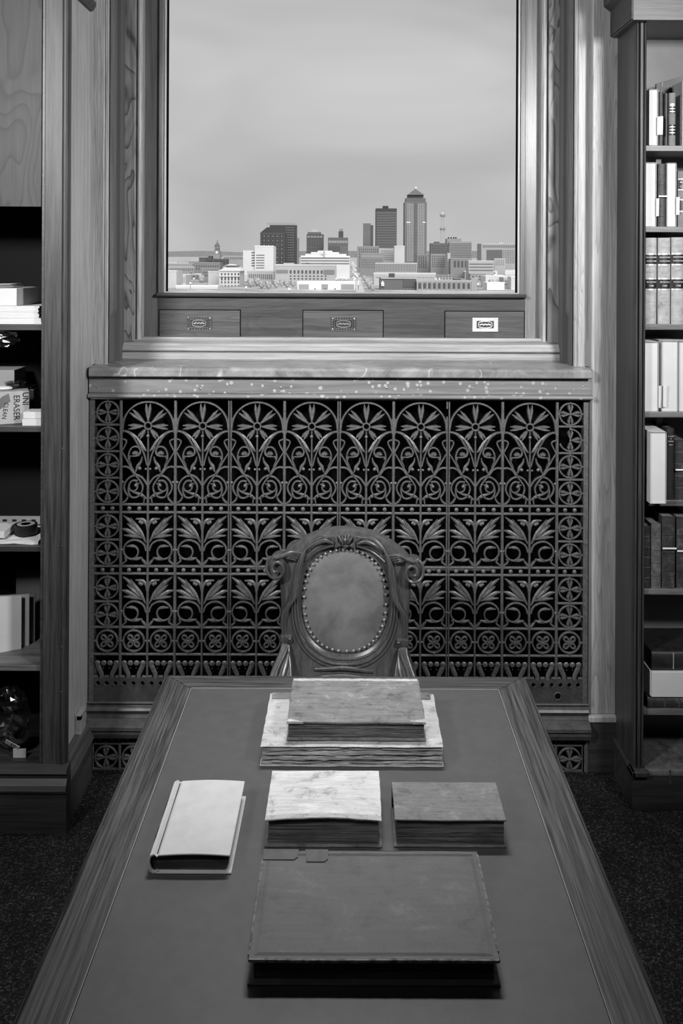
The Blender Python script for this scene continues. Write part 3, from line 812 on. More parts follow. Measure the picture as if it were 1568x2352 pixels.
for z in LSH: obj('shelf', MB().box(-2.39, LXi-.014, LY+.02, 3.575, z-.021, z), M['shelfwood'] if z < .6 else M['shelfdark'], lb, .0015)
obj('shelf', MB().box(-2.39, LXi-.012, LY+.005, 3.575, .17, .206), M['shelfdark'], lb, .002)
zd = at(60, 475, LY+.012).z
obj('door', MB().box(-1.75, LXi-.013, LY+.004, LY+.026, zd, LTOP), M['plywood'], lb, .001)
obj('rear_stop', MB().box(-1.75, LXi-.013, LY+.05, LY+.07, zd+.05, LTOP), M['dark'], lb)
# plinth and its returns along the side
pz = [(LY+.0, .225), (LY-.028, .218), (LY-.032, .208), (LY-.022, .196), (LY-.020, .186), (LY-.034, .168), (LY-.040, .152), (LY-.036, .142), (LY-.03, .138), (LY-.03, 0), (LY+.02, 0), (LY+.02, .225)]
obj('plinth', MB().prism(pz, 'X', -2.42, -.976), M['plinth'], lb)
px_ = [(LXo-.015, .225), (-.988, .218), (-.984, .208), (-.992, .196), (-.994, .186), (-.982, .168), (-.976, .152), (-.980, .142), (-.984, .138), (-.984, 0), (LXo-.015, 0)]
obj('plinth_return', MB().prism(px_, 'Y', LY+.021, YG-.052), M['plinth_y'], lb)
m = MB(); z0 = at(222, 27, 3.54).z
m.prism([(LXo, z0), (LXo+.012, z0+.002), (LXo+.024, z0+.022), (LXo+.024, z0+.036), (LXo, z0+.036)], 'Y', LY-.02, 3.54)
obj('cornice_return', m, M['stile'], lb)
# nail holes and scuffs on the bead
for py in (1030, 1255, 1487, 1590):
    p = at(144, py, LY-.004); obj('nail_hole', MB().dome((cxb-.006, LY-.003, p.z), .003, .001, 8, 2), M['screw'], lb)
# grey outlet box on the side of the left bookcase
ob = thing('outlet_box', (LXo, 3.42, at(178, 1688, 3.42).z), 'small pale surface mounted outlet box on the bookcase side above its plinth', 'outlet')
obj('box_body', MB().box(LXo, LXo+.022, 3.385, 3.455, at(178, 1684, 3.42).z+.008, at(178, 1632, 3.42).z), plain('pale_plastic', .30, .5, 0, .2, 60), ob, .004)
obj('cable_notch', MB().box(LXo+.008, LXo+.0225, 3.384, 3.40, at(178, 1643, 3.42).z, at(178, 1635, 3.42).z), M['black'], ob)

# ---- right bookcase
RY = 3.31
rb = thing('bookcase', (1.35, 3.43, 0), 'dark oak bookcase with cornice holding law books and white slipcases', 'bookcase')
RXo, RXi = 1.040, 1.074
obj('side_panel', MB().box(RXo-.004, RXo+.016, RY+.01, YG-.001, .02, 2.95), M['dkside'], rb)
obj('stile', MB().box(RXo+.009, RXo+.021, RY-.004, RY+.03, .13, 2.87), M['stile'], rb, .003)
for xx, ww in ((RXo+.001, .0055), (RXo+.029, .0045)):
    m = MB(); m.prism([(xx+ww*math.cos(a), RY+.006-.009*math.sin(a)) for a in [math.pi*k/6 for k in range(7)]] + [(xx-ww, RY+.03), (xx+ww, RY+.03)], 'Z', .13, 2.87)
    obj('stile_bead', m, M['stile'], rb, smooth=True)
obj('stile_ground', MB().box(RXo, RXi, RY+.006, RY+.03, .13, 2.87), M['stile'], rb)
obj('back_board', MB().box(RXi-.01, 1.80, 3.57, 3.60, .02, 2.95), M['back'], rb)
obj('end_panel', MB().box(1.78, 1.80, RY, 3.57, .02, 2.95), M['dkside'], rb)
RSH = [2.415, 2.118, 1.761, 1.440, 1.116, .791, .351]
for z in RSH: obj('shelf', MB().box(RXi+.004, 1.78, RY+.02, 3.57, z-.021, z), M['shelfwood'], rb, .0015)
obj('shelf', MB().box(RXi-.004, 1.78, RY+.01, 3.57, .06, .092), M['shelfdark'], rb, .0015)
zc0 = at(1450, 47, RY-.03).z
obj('cornice', MB().prism([(RY-.035, zc0), (RY-.035, zc0+.115), (RY-.075, zc0+.15), (RY-.085, zc0+.19), (RY-.1, zc0+.2), (RY-.1, zc0+.25), (3.6, zc0+.25), (3.6, zc0)], 'X', RXo-.028, 1.80), M['cornice'], rb, .002)
m = MB().prism([(RXo-.034, zc0+.004), (RXo-.034, zc0+.10), (RXo-.06, zc0+.12), (RXo-.062, zc0+.24), (RXo+.02, zc0+.24), (RXo+.02, zc0+.004)], 'Y', RY-.034, YG-.002)
obj('cornice_return', m, M['plinth'], rb, .002)
obj('plinth', MB().box(RXo-.012, 1.80, RY-.012, RY+.03, 0, .128), M['plinth'], rb, .002)
obj('plinth_cap', MB().box(RXo-.018, RXi+.012, RY-.03, RY+.03, .128, .148), M['stile'], rb, .004)
obj('plinth_return', MB().box(RXo-.013, RXo+.0, RY-.01, YG-.02, 0, .128), M['plinth'], rb, .002)
obj('plinth_return_cap', MB().box(RXo-.018, RXo-.003, RY-.03, YG-.024, .128, .148), M['stile'], rb, .004)

# ================================================================== CONTENTS OF THE RIGHT BOOKCASE
IY = 3.338
def X_(px, Y=IY): return (px - VX + (900-VY)*0)*Y/F
def rx(px, py, Y=IY): return at(px, py, Y).x
def rzz(px, py, Y=IY): return at(px, py, Y).z
def slipcase(label, x0, x1, ytop, zb, group='white slipcases in the right bookcase', y0=IY, dep=.2, open_front=False):
    py = (ytop+400)/2
    a, b, zt = rx(x0, ytop, y0), rx(x1, ytop, y0), rzz(x0, ytop, y0)
    t = thing('slipcase', ((a+b)/2, y0+dep/2, zb), label, 'slipcase', group)
    obj('case_body', MB().box(a, b, y0+.003, y0+dep, zb, zt), M['white_card'], t, .0015)
    w = b-a; f = MB(); e = .0018
    f.box(a, a+e, y0-.002, y0+.003, zb, zt); f.box(b-e, b, y0-.002, y0+.003, zb, zt)
    f.box(a, b, y0-.002, y0+.003, zt-e, zt); f.box(a, b, y0-.002, y0+.003, zb, zb+e)
    obj('case_rim', f, M['card_in'], t)
    return t
def slip_tag(t, x0, x1, y0, y1, Y):
    a, b = at(x0, y1, Y), at(x1, y0, Y)
    obj('paper_flag', MB().add([(a.x, Y, a.z), (b.x, Y-.004, a.z+.001), (b.x+.001, Y-.005, b.z), (a.x, Y-.001, b.z-.002),
                                (a.x, Y+.0006, a.z), (b.x, Y-.0034, a.z+.001), (b.x+.001, Y-.0044, b.z), (a.x, Y-.0004, b.z-.002)],
        [(0,1,2,3), (7,6,5,4), (0,4,5,1), (1,5,6,2), (2,6,7,3), (3,7,4,0)]), M['paper'], t)
def upright(label, x0, x1, ytop, zb, mat, bands=0, y0=IY, dep=.17, group=None, labels=(), tie=None, name='book', cat='book', rounding=.006, bandmat=None):
    a, b, zt = rx(x0, ytop, y0), rx(x1, ytop, y0), rzz(x0, ytop, y0)
    t = thing(name, ((a+b)/2, y0+dep/2, zb), label, cat, group)
    c, hw = (a+b)/2, (b-a)/2
    obj('cover', MB().box(a, a+.003, y0+.004, y0+dep, zb, zt).box(b-.003, b, y0+.004, y0+dep, zb, zt), mat, t, .001)
    obj('page_block', MB().box(a+.003, b-.003, y0+.006, y0+dep-.004, zb+.003, zt-.003), M['pages_mid'], t)
    prof = [(c+hw*math.cos(k), y0+.006-rounding*math.sin(k)) for k in [math.pi*j/8 for j in range(9)]] + [(a, y0+.008), (b, y0+.008)]
    s = obj('spine', MB().prism(prof, 'Z', zb, zt), mat, t, smooth=True)
    def band(z, h, mm, nm, grow=.0012):
        pr = [(c+(hw+.0003)*math.cos(k), y0+.006-(rounding+grow)*math.sin(k)) for k in [math.pi*j/8 for j in range(9)]]
        return obj(nm, MB().prism(pr, 'Z', z-h/2, z+h/2), mm, s, smooth=True)
    for k in range(bands): band(zb+(zt-zb)*(k+1)/(bands+1), .0028, bandmat or mat, 'raised_band', .0022)
    for f0, f1, mm in labels: band(zb+(zt-zb)*(f0+f1)/2, (zt-zb)*(f1-f0), mm, 'spine_label')
    if tie is not None:
        z = rzz(x0, tie, y0); f = MB(); e = .001
        f.box(a-e, b+e, y0-rounding-.0028, y0-rounding-.001, z-.003, z+.003)
        obj('cotton_tie', f, M['ribbon'], t)
    return t, s, (a, b, zb, zt)
def spine_text(s, ext, items, y0=IY, rounding=.006, mat=None):
    a, b, z0, z1 = ext
    for txt, f, size, sx in items:
        text('lettering', txt, size, ((a+b)/2, y0-rounding-.0018+.006-.0005, z0+(z1-z0)*f), mat or M['gilt'], s, sx=sx)

# top shelf
z = RSH[0]
t = thing('archive_folder', (1.18, 3.50, z), 'tall grey archive folder standing behind the upper books in the right bookcase', 'folder')
pa, pb = at(1505, 193, 3.47), at(1590, 168, 3.47)
obj('folder_board', MB().prism([(pa.x, z), (pb.x, z), (pb.x, pb.z), (pa.x, pa.z)], 'Y', 3.462, 3.474), M['greyboard'], t, .001)
obj('folder_spine', MB().box(rx(1518, 193, 3.462), rx(1521, 193, 3.462), 3.459, 3.462, z, rzz(1519, 190, 3.462)), M['back'], t)
obj('folder_tab', MB().box(rx(1520, 200, 3.462), rx(1541, 200, 3.462), 3.457, 3.4615, z, rzz(1530, 199, 3.462)), M['greyboard'], t)
tag(obj('grey_board', MB().box(rx(1473, 207, 3.37), rx(1476.5, 207, 3.37), 3.36, 3.53, z, rzz(1486, 207, 3.37)), M['greyboard'], None, .001), 'thin grey board pressed between stile and slipcase on the top shelf', 'board')
t = slipcase('white slipcase on the upper shelf beside the grey board', 1490, 1511, 205, z)
slip_tag(t, 1508.5, 1521, 267, 310, IY-.004)
upright('slim black leather book behind the tagged slipcase on the top shelf', 1512, 1524, 211, z, M['darkleather'], 4, group='books in the right bookcase', y0=3.355)
t, s, e = upright('grey spined book with two silver banded labels on the top shelf', 1537, 1552, 213, z, M['greybook'], group='books in the right bookcase',
                  labels=((.20, .40, M['label']), (.62, .80, M['label'])))
for f in (.245, .30, .355, .645, .70, .755, .785):
    a, b, z0, z1 = e; obj('silver_band', MB().prism([((a+b)/2+(b-a)/2*math.cos(k), IY+.006-.0082*math.sin(k)) for k in [math.pi*j/8 for j in range(9)]], 'Z', z0+(z1-z0)*f-.0022, z0+(z1-z0)*f+.0022), M['silver'], s)
upright('black book pressed against the grey spined book', 1526, 1535, 214, z, M['blackbook'], group='books in the right bookcase', y0=3.35)
upright('white edged volume at the end of the top shelf', 1567, 1590, 185, z, M['vellumspine'], 3, group='books in the right bookcase', dep=.11)
# second shelf
z = RSH[1]
t = slipcase('wide white slipcase against the stile on the second shelf', 1480.5, 1507, 373, z); slip_tag(t, 1506, 1512, 455, 497, IY-.004)
upright('dark ribbed leather book with white tie between two slipcases', 1511.5, 1530, 376, z, M['darkleather'], 5, group='books in the right bookcase', tie=451)
t = slipcase('white slipcase with folded paper flag beside the black labelled book', 1531, 1553, 374, z); slip_tag(t, 1552, 1559, 452, 494, IY-.004)
t, s, e = upright('grey book with black title labels on the second shelf', 1557, 1581, 393, z, M['greybook'], 0, group='books in the right bookcase', labels=((.68, .84, M['label']), (.30, .47, M['label'])))
spine_text(s, e, (('BLACK', .80, .008, 1.1), ('COMM', .72, .008, 1.1), ('1', .38, .008, 1)))
for f in (.275, .485, .665, .855):
    a, b, z0, z1 = e; obj('silver_band', MB().prism([((a+b)/2+(b-a)/2*math.cos(k), IY+.006-.0082*math.sin(k)) for k in [math.pi*j/8 for j in range(9)]], 'Z', z0+(z1-z0)*f-.002, z0+(z1-z0)*f+.002), M['silver'], s)
tag(obj('grey_pamphlet', MB().box(rx(1506, 366, 3.42), rx(1518, 366, 3.42), 3.42, 3.424, z, rzz(1512, 366, 3.42)), M['greybook']), 'grey card slip sticking up behind the ribbed leather book', 'card')
# third shelf: the vellum set
z = RSH[2]
for x0, x1, yt, yr in ((1480.5, 1508.5, 546, '1768'), (1511, 1540, 546, '1769'), (1542, 1571, 545, '1768')):
    lab = {'1480.5': 'pale vellum law volume dated 1768 next to the stile', '1511': 'pale vellum law volume dated 1769 in the middle of its set', '1542': 'pale vellum law volume dated 1768 with the darkest mottled spine'}[str(x0)]
    t, s, e = upright(lab, x0, x1, yt, z, M['vellumspine'], 0, group='matching vellum law volumes', labels=((.695, .80, M['label']), (.41, .515, M['label'])), y0=IY, rounding=.009)
    spine_text(s, e, (('BLACKSTONES', .772, .0072, .78), ('COMMENTARIES', .728, .0066, .76), ('3RD EDITION', .485, .0068, .85), ('1768' if yr == '1768' else '1769', .442, .008, 1.15)), rounding=.009)
    for f in (.685, .81, .40, .525):
        a, b, z0, z1 = e; obj('gilt_band', MB().prism([((a+b)/2+(b-a)/2*math.cos(k), IY+.006-.0108*math.sin(k)) for k in [math.pi*j/8 for j in range(9)]], 'Z', z0+(z1-z0)*f-.003, z0+(z1-z0)*f+.003), M['silver'], s)
    for f in (.26, .62, .90):
        a, b, z0, z1 = e; obj('raised_band', MB().prism([((a+b)/2+(b-a)/2*math.cos(k), IY+.006-.0098*math.sin(k)) for k in [math.pi*j/8 for j in range(9)]], 'Z', z0+(z1-z0)*f-.0016, z0+(z1-z0)*f+.0016), M['vellumspine'], s)
# fourth shelf: three tall slipcases
z = RSH[3]
for x0, x1, yt, lab in ((1479, 1512, 785, 'tall white slipcase next to the stile on the slipcase shelf'), (1519, 1557, 783, 'tall white slipcase with a paper flag at its lower corner'), (1558.5, 1592, 784, 'tall white slipcase farthest from the stile on the slipcase shelf')):
    t = slipcase(lab, x0, x1, yt, z)
    if x0 == 1479: slip_tag(t, 1512, 1516.5, 885, 937, IY+.002)
    if x0 == 1519: slip_tag(t, 1522, 1529, 884, 935, IY-.004)
# fifth shelf
z = RSH[4]
t = slipcase('white slipcase pulled forward over its shelf edge', 1492, 1530, 992, z, y0=3.285, dep=.2)
upright('black cloth book with small gilt title beside the pulled out slipcase', 1531, 1549, 984, z, M['blackbook'], 0, group='books in the right bookcase')
s = [o for o in bpy.data.objects if o.name.startswith('spine')][-1]
spine_text(s, (rx(1531, 984), rx(1549, 984), z, rzz(1531, 984)), (('A LAW', .89, .007, 1), ('OF', .855, .005, 1), ('PLEADING', .82, .0055, .8), ('HENRY', .77, .005, .9)))
upright('dark worn ribbed leather book with white tie at an angle', 1550, 1578, 1011, z, M['darkleather'], 4, group='books in the right bookcase', tie=1078, bandmat=M['midleather'])
for x0, x1, yt, nm in ((1508, 1520, 961, 'pale card slip standing up behind the pulled out slipcase'), (1524, 1535, 957, 'grey card slip standing up behind the black cloth book')):
    tag(obj('card_slip', MB().box(rx(x0, yt, 3.44), rx(x1, yt, 3.44), 3.44, 3.443, z, rzz(x0, yt, 3.44)), M['kraft'] if x0 == 1508 else M['greyboard']), nm, 'card')
# sixth shelf
z = RSH[5]
G = 'books in the right bookcase'
upright('thin dark ribbed leather book next to the stile on the low shelf', 1478.5, 1494, 1209, z, M['darkleather'], 5, group=G, bandmat=M['midleather'])
upright('rubbed grey brown leather book with four bands on the low shelf', 1495.5, 1518.5, 1204, z, M['midleather'], 4, group=G)
upright('thick dark leather book with straight white tie on the low shelf', 1520.5, 1551, 1187, z, M['darkleather'], 3, group=G, tie=1258)
upright('thick dark leather book with sagging white tie on the low shelf', 1554, 1584, 1188, z, M['darkleather'], 3, group=G, tie=1264)
tag(obj('grey_card', MB().box(rx(1536, 1163, 3.45), rx(1556, 1163, 3.45), 3.45, 3.454, z, rzz(1540, 1163, 3.45)), M['greyboard']), 'dark grey card upright behind the tied leather books', 'card')
# lying stack on the seventh shelf
def lying(name, label, x0, x1, y0, y1, z0, z1, mat, group=None, pages='pages_dark', spinefront=True, cat='book'):
    t = thing(name, ((x0+x1)/2, (y0+y1)/2, z0), label, cat, group)
    obj('cover', MB().box(x0, x1, y0+.004, y1, z0, z0+.004).box(x0, x1, y0+.004, y1, z1-.004, z1), mat, t, .0015)
    obj('page_block', MB().box(x0+.004, x1-.004, y0+.008, y1-.004, z0+.004, z1-.004), M[pages], t)
    zc, hr = (z0+z1)/2, (z1-z0)/2
    s = obj('spine', MB().prism([(y0+.008-.009*math.sin(k), zc+hr*math.cos(k)) for k in [math.pi*j/8 for j in range(9)]], 'X', x0, x1), mat, t, smooth=True)
    return t, s
z = RSH[6]
YS = 3.335
zb1, zb2, zb3 = z+.001, rzz(1500, 1600, YS), rzz(1500, 1540, YS)
t, s = lying('book', 'dark leather book lying under the white clamshell box', rx(1486, 1612), 1.62, YS, 3.54, z, zb2-.002, M['darkleather'], 'books in the right bookcase')
for px in (1525, 1557): obj('gilt_band', MB().box(rx(px, 1612), rx(px, 1612)+.003, YS-.0022, YS+.01, z+.006, zb2-.008), M['midleather'], s)
t = thing('clamshell_box', (1.35, 3.43, zb2), 'white clamshell archive box lying between two dark books', 'box')
xa = rx(1496, 1570, YS-.005)
obj('box_tray', MB().box(xa, 1.62, YS-.005, 3.55, zb2, zb3-.003), M['white_card'], t, .002)
obj('box_flap', MB().add([(xa-.001, YS-.004, zb2+.004), (xa-.001, YS-.004, zb3), (xa-.03, YS+.10, zb3+.035), (xa-.03, YS+.10, zb2+.01),
                          (xa-.004, YS-.001, zb2+.004), (xa-.004, YS-.001, zb3), (xa-.033, YS+.103, zb3+.035), (xa-.033, YS+.103, zb2+.01)],
    [(0,1,2,3), (7,6,5,4), (0,4,5,1), (1,5,6,2), (2,6,7,3), (3,7,4,0)]), M['white_card'], t)
zb4 = rzz(1500, 1497, YS)
t, s = lying('book', 'large black leather book lying on the white clamshell box', rx(1496, 1520), 1.62, YS, 3.55, zb3, zb4, M['blackbook'], 'books in the right bookcase')
obj('gilt_band', MB().box(rx(1544, 1520), rx(1544, 1520)+.0035, YS-.0025, YS+.01, zb3+.006, zb4-.004), M['silver'], s)
# folio at the bottom
t, s = lying('book', 'large rubbed leather folio lying on the lowest shelf', rx(1482, 1770, 3.30), 1.70, 3.30, 3.55, .093, .150, M['midleather'], 'books in the right bookcase')
for px in (1528, 1560): obj('raised_band', MB().box(rx(px, 1770), rx(px, 1770)+.006, 3.2975, 3.31, .098, .145), M['darkleather'], s)

# ================================================================== CONTENTS OF THE LEFT BOOKCASE
KY = 3.215
def lx(px, py=900, Y=KY): return at(px, py, Y).x
def lz(px, py, Y=KY): return at(px, py, Y).z
z = LSH[0]
ps = thing('paper_stack', (-1.25, 3.35, z), 'thick stack of loose white paper with curling end on the shelf', 'paper')
for k in range(9):
    f = k/8; h = lz(40, 703)-z
    xr = lx(98)-.012*math.sin(math.pi*f*.9) - (.003 if k % 2 else 0) - .01*f*f
    obj('sheaf', MB().box(-1.50, xr, KY+.001*(k % 3), 3.50, z+h*k/9+.0002, z+h*(k+1)/9-.0002), M['paper'], ps)
zt = lz(40, 703)
t = thing('paper_ream', (-1.3, 3.35, zt), 'white paper wrapped ream lying on the stack of paper', 'ream')
xr = lx(36, 690); zr = lz(20, 662, 3.225)
obj('ream_block', MB().box(-1.50, xr, 3.225, 3.40, zt, zr), M['white_card'], t, .003)
obj('wrapper_fold', MB().prism([(xr+.0005, 3.226), (xr+.02, 3.30), (xr+.02, 3.395), (xr+.0005, 3.395)], 'Z', zt+.001, zr-.001), M['kraft'], t)
t = thing('note_pad', (-1.35, 3.30, zr), 'few curled note sheets on top of the wrapped ream', 'paper')
for k in range(3): obj('sheet', MB().slab(-1.48, lx(26, 660)-.006*k, 3.232+.004*k, 3.34, zr+.0045*k, .0015, 8, 3, fz=lambda u, v: .004*u*u), M['paper'] if k != 1 else M['kraft'], t)
# crumpled clear wrap hanging under the shelf edge
def crumple(mb, c, r, sc, seed, seg=18, rings=12, amp=.35, rough=4.0):
    v0 = len(mb.v); mb.ball(c, r, seg, rings, sc)
    for i in range(v0, len(mb.v)):
        p = Vector(mb.v[i]); q = (p-Vector(c)); n = noise.noise(p*rough*8+Vector((seed, seed, seed)))+.6*noise.noise(p*rough*22+Vector((seed, 0, 0)))
        mb.v[i] = tuple(Vector(c)+q*(1+amp*n))
    return mb
tag(obj('plastic_wrap', crumple(MB(), (-1.235, 3.225, lz(0, 780)), .05, (1.35, .38, .62), 3.1), M['film']), 'crumpled clear plastic wrap hanging under the paper stack', 'plastic')
z = LSH[1]
eb = thing('eraser_carton', (-1.22, 3.25, z), 'white printed eraser carton standing at an angle', 'carton')
eb['_local'] = 1; eb.rotation_euler = (0, 0, math.radians(24))
h = .115
eb.location = (lx(22, 975, 3.24), 3.275, z)
obj('carton_body', MB().box(-.10, .052, -.035, .035, 0, h), M['kraft'], eb, .002)
text('lettering', 'ERASER', .030, (.008, -.0356, h*.50), M['label'], eb, rot=(math.pi/2, math.radians(90), 0), sx=.9)
text('lettering', 'UNI', .030, (.038, -.0356, h*.76), M['label'], eb, rot=(math.pi/2, math.radians(90), 0), sx=.9)
text('lettering', 'CLEAN', .021, (-.030, -.0356, h*.42), M['label'], eb, rot=(math.pi/2, math.radians(98), 0), sx=.9)
m = MB().prism([(-.075, h*.55), (-.04, h*.86), (-.018, h*.95), (-.012, h*.7), (-.05, h*.45)], 'Y', -.0357, -.035); obj('printed_panel', m, M['greyboard'], eb)
for k in range(5): obj('printed_line', MB().box(-.088+.004*k, -.086+.004*k, -.0357, -.035, h*.12, h*.42), M['greyboard'], eb)
tag(obj('tissue_wad', crumple(MB(), (lx(14, 900, 3.30), 3.275, z+h+.008), .03, (1.1, .6, .26), 5.5, amp=.2), M['paper']), 'crumpled white tissue lying on the eraser carton', 'tissue')
for i, (dz, lab) in enumerate(((0, 'small white card box under its twin beside the eraser carton'), (.0245, 'small white card box on top of its twin beside the eraser carton'))):
    tag(obj('card_box', MB().box(lx(53, 970)+.002*i, lx(97, 970), 3.206+.003*i, 3.28, z+dz+.0002, z+dz+.0237), M['white_card'], None, .0012), lab, 'box', 'two small card boxes')
tag(obj('white_carton', MB().box(-1.42, lx(33, 860, 3.40), 3.40, 3.52, z, lz(20, 850, 3.40)), M['kraft'], None, .002), 'plain white carton at the back behind the eraser carton', 'carton')
t = thing('plastic_tub', (lx(33, 890, 3.34), 3.36, z), 'clear plastic tub with rim beside the back carton', 'tub')
obj('tub_wall', MB().lathe([(.03, 0), (.036, lz(30, 880, 3.36)-z), (.033, lz(30, 880, 3.36)-z), (.028, .003)], (lx(33, 890, 3.36), 3.37, z), 16), M['film'], t, smooth=True)
obj('tub_rim', MB().tube([(lx(33, 890, 3.36)+.037*math.cos(2*math.pi*k/20), 3.37+.037*math.sin(2*math.pi*k/20), lz(30, 879, 3.36)) for k in range(21)], .003, 6), M['film'], t, smooth=True)
t = thing('small_brush', (lx(55, 890, 3.40), 3.43, z), 'dark ridged plastic brush lying behind the small boxes', 'brush')
zz_ = lz(55, 888, 3.40)
obj('brush_back', MB().box(lx(44, 890, 3.40), lx(78, 890, 3.40), 3.40, 3.46, z, zz_-.01), M['tape'], t, .003)
for k in range(7): obj('ridge', MB().box(lx(46+4*k, 890, 3.40), lx(48+4*k, 890, 3.40), 3.398, 3.46, zz_-.01, zz_), M['tape'], t)
z = LSH[2]
wp = MB().slab(-1.40, lx(90, 1250)-.004, 3.215, 3.40, z+.0005, .010, 14, 8, fz=lambda u, v: .006*abs(noise.noise(Vector((u*5, v*4, 2)))), fe=lambda u, v: (.006*noise.noise(Vector((v*6, u, 1))), .008*noise.noise(Vector((u*6, v, 4)))))
tag(obj('wrapping_paper', wp, M['paper']), 'rumpled white paper lying under the roll of tape', 'paper')
tr = thing('tape_roll', (lx(55, 1235, 3.27), 3.29, z+.017), 'roll of black tape lying flat on white paper', 'tape')
cc = (lx(55, 1215, 3.27), 3.29, z+.017); ht = .034
obj('tape_winding', MB().lathe([(.020, 0), (.040, 0), (.040, ht), (.020, ht), (.020, 0)], cc, 28), M['tape'], tr)
obj('tape_core', MB().lathe([(.017, .001), (.0205, .001), (.0205, ht+.0005), (.017, ht+.0005), (.017, .001)], cc, 28), M['tapeside'], tr)
obj('roll_label', MB().lathe([(.021, ht+.0002), (.031, ht+.0002), (.031, ht+.0008), (.021, ht+.0008), (.021, ht+.0002)], cc, 28), M['kraft'], tr)
t = thing('printed_ruler', (-1.2, 3.47, z), 'pale strip printed with marks leaning at the back behind the tape', 'ruler')
obj('strip', MB().box(-1.45, lx(92, 1200, 3.46), 3.46, 3.466, z, lz(50, 1186, 3.46)), M['kraft'], t)
for k in range(4): obj('printed_mark', MB().box(lx(6+22*k, 1195, 3.46), lx(16+22*k, 1195, 3.46), 3.4592, 3.46, lz(50, 1198, 3.46), lz(50, 1193, 3.46)), M['label'], t)
tag(obj('white_carton', MB().box(-1.40, lx(10, 1240, 3.225), 3.225, 3.33, z+.018, lz(5, 1221, 3.225)), M['white_card'], None, .002), 'small white carton lying next to the roll of tape', 'carton')
z = LSH[3]
t = thing('document_case', (-1.2, 3.36, z), 'pale grey document case standing open faced on the shelf', 'case')
def quad(mb, a, b, zb, z0, z1, th=.004):
    (xa, ya), (xb, yb) = a, b
    mb.add([(xa, ya, zb), (xb, yb, zb), (xb, yb, z1), (xa, ya, z0), (xa, ya+th, zb), (xb, yb+th, zb), (xb, yb+th, z1), (xa, ya+th, z0)],
           [(0,1,2,3), (7,6,5,4), (0,4,5,1), (1,5,6,2), (2,6,7,3), (3,7,4,0)]); return mb
obj('front_board', quad(MB(), (-1.42, 3.215), (lx(49, 1450, 3.33), 3.33), z+.0005, lz(0, 1376, 3.23), lz(49, 1368, 3.33)), M['white_card'], t)
obj('inner_board', quad(MB(), (-1.42, 3.225), (lx(67, 1450, 3.36), 3.36), z+.0005, lz(0, 1374, 3.24), lz(67, 1365, 3.36)), M['kraft'], t)
obj('rear_board', quad(MB(), (-1.42, 3.235), (lx(80, 1450, 3.39), 3.39), z+.0005, lz(0, 1372, 3.25), lz(80, 1362, 3.39)), M['greyboard'], t)
tag(obj('grey_folder', quad(MB(), (lx(37, 1310, 3.45), 3.45), (lx(94, 1310, 3.45), 3.44), z+.0005, lz(37, 1307, 3.45), lz(92, 1313, 3.45)), plain('dark_folder', .07, .7)), 'dark grey folder upright behind the pale document case', 'folder')
z = .207
bg = thing('plastic_bag', (-1.22, 3.30, z), 'clear plastic bag slumped at the bottom holding tape rolls', 'bag')
obj('bag_film', crumple(MB(), (lx(18, 1680, 3.30), 3.30, z+.125), .10, (.80, .55, 1.05), 9.3, 22, 16, .22, 2.2), M['film'], bg, smooth=False)
rt = thing('tape_roll', (lx(36, 1700, 3.28), 3.29, z+.004), 'pale roll of tape lying inside the plastic bag', 'tape')
c2 = (lx(36, 1700, 3.28), 3.29, z+.05)
rl = MB().lathe([(.022, 0), (.038, 0), (.038, .03), (.022, .03), (.022, 0)], (0, 0, 0), 24)
for i, v in enumerate(rl.v):
    p = Matrix.Rotation(math.radians(28), 4, 'Y') @ Matrix.Rotation(math.radians(25), 4, 'X') @ Vector(v); rl.v[i] = tuple(p+Vector(c2))
obj('tape_winding', rl, M['tape'], rt)
lb_ = MB().box(-.028, .028, -.0395, -.037, .006, .026)
for i, v in enumerate(lb_.v):
    p = Matrix.Rotation(math.radians(28), 4, 'Y') @ Matrix.Rotation(math.radians(25), 4, 'X') @ Vector(v); lb_.v[i] = tuple(p+Vector(c2))
w = obj('roll_label', lb_, M['kraft'], rt)
tx = text('lettering', '60', .022, (0, 0, 0), M['label'], rt)
tx.data.transform(Matrix.Translation(c2) @ Matrix.Rotation(math.radians(28), 4, 'Y') @ Matrix.Rotation(math.radians(25), 4, 'X') @ Matrix.Translation((.004, -.0398, .016)))
tag(obj('card_tag', MB().box(lx(32, 1730, 3.26), lx(62, 1730, 3.26), 3.25, 3.256, z, z+.032), M['kraft'], None, .001), 'small pale carton standing in front of the bagged tape', 'carton')

# ================================================================== TABLE
TZ = 0.76; TX0, TX1 = -.539, .517; TY0, TY1 = 0.62, 2.70
tb = thing('library_table', ((TX0+TX1)/2, (TY0+TY1)/2, 0), 'long oak library table with inset dark leather top', 'table')
bw = .086
ix0, ix1, iy0, iy1 = TX0+bw, TX1-bw, TY0+bw, TY1-.080
th = .042
def border(pts, mat):
    m = MB().prism(pts, 'Z', TZ-th, TZ); return obj('top_border', m, mat, tb, .004, seg=3)
g = .0004
border([(TX0, TY0), (ix0, iy0), (ix0, iy1), (TX0, TY1)], M['tablewood_y'])
border([(TX1, TY0), (TX1, TY1), (ix1, iy1), (ix1, iy0)], M['tablewood_y'])
border([(TX0, TY1), (ix0, iy1), (ix1, iy1), (TX1, TY1)], M['tablewood_x'])
border([(TX0, TY0), (TX1, TY0), (ix1, iy0), (ix0, iy0)], M['tablewood_x'])
for s, xa in ((-1, TX0), (1, TX1)):    # rounded nosing outside the border
    prof = [(xa+s*.010*math.sin(k), TZ-.020+.0185*math.cos(k)) for k in [math.pi*j/8 for j in range(9)]]
    obj('nosing', MB().prism(prof, 'Y', TY0, TY1), M['tablewood_y'], tb, smooth=True)
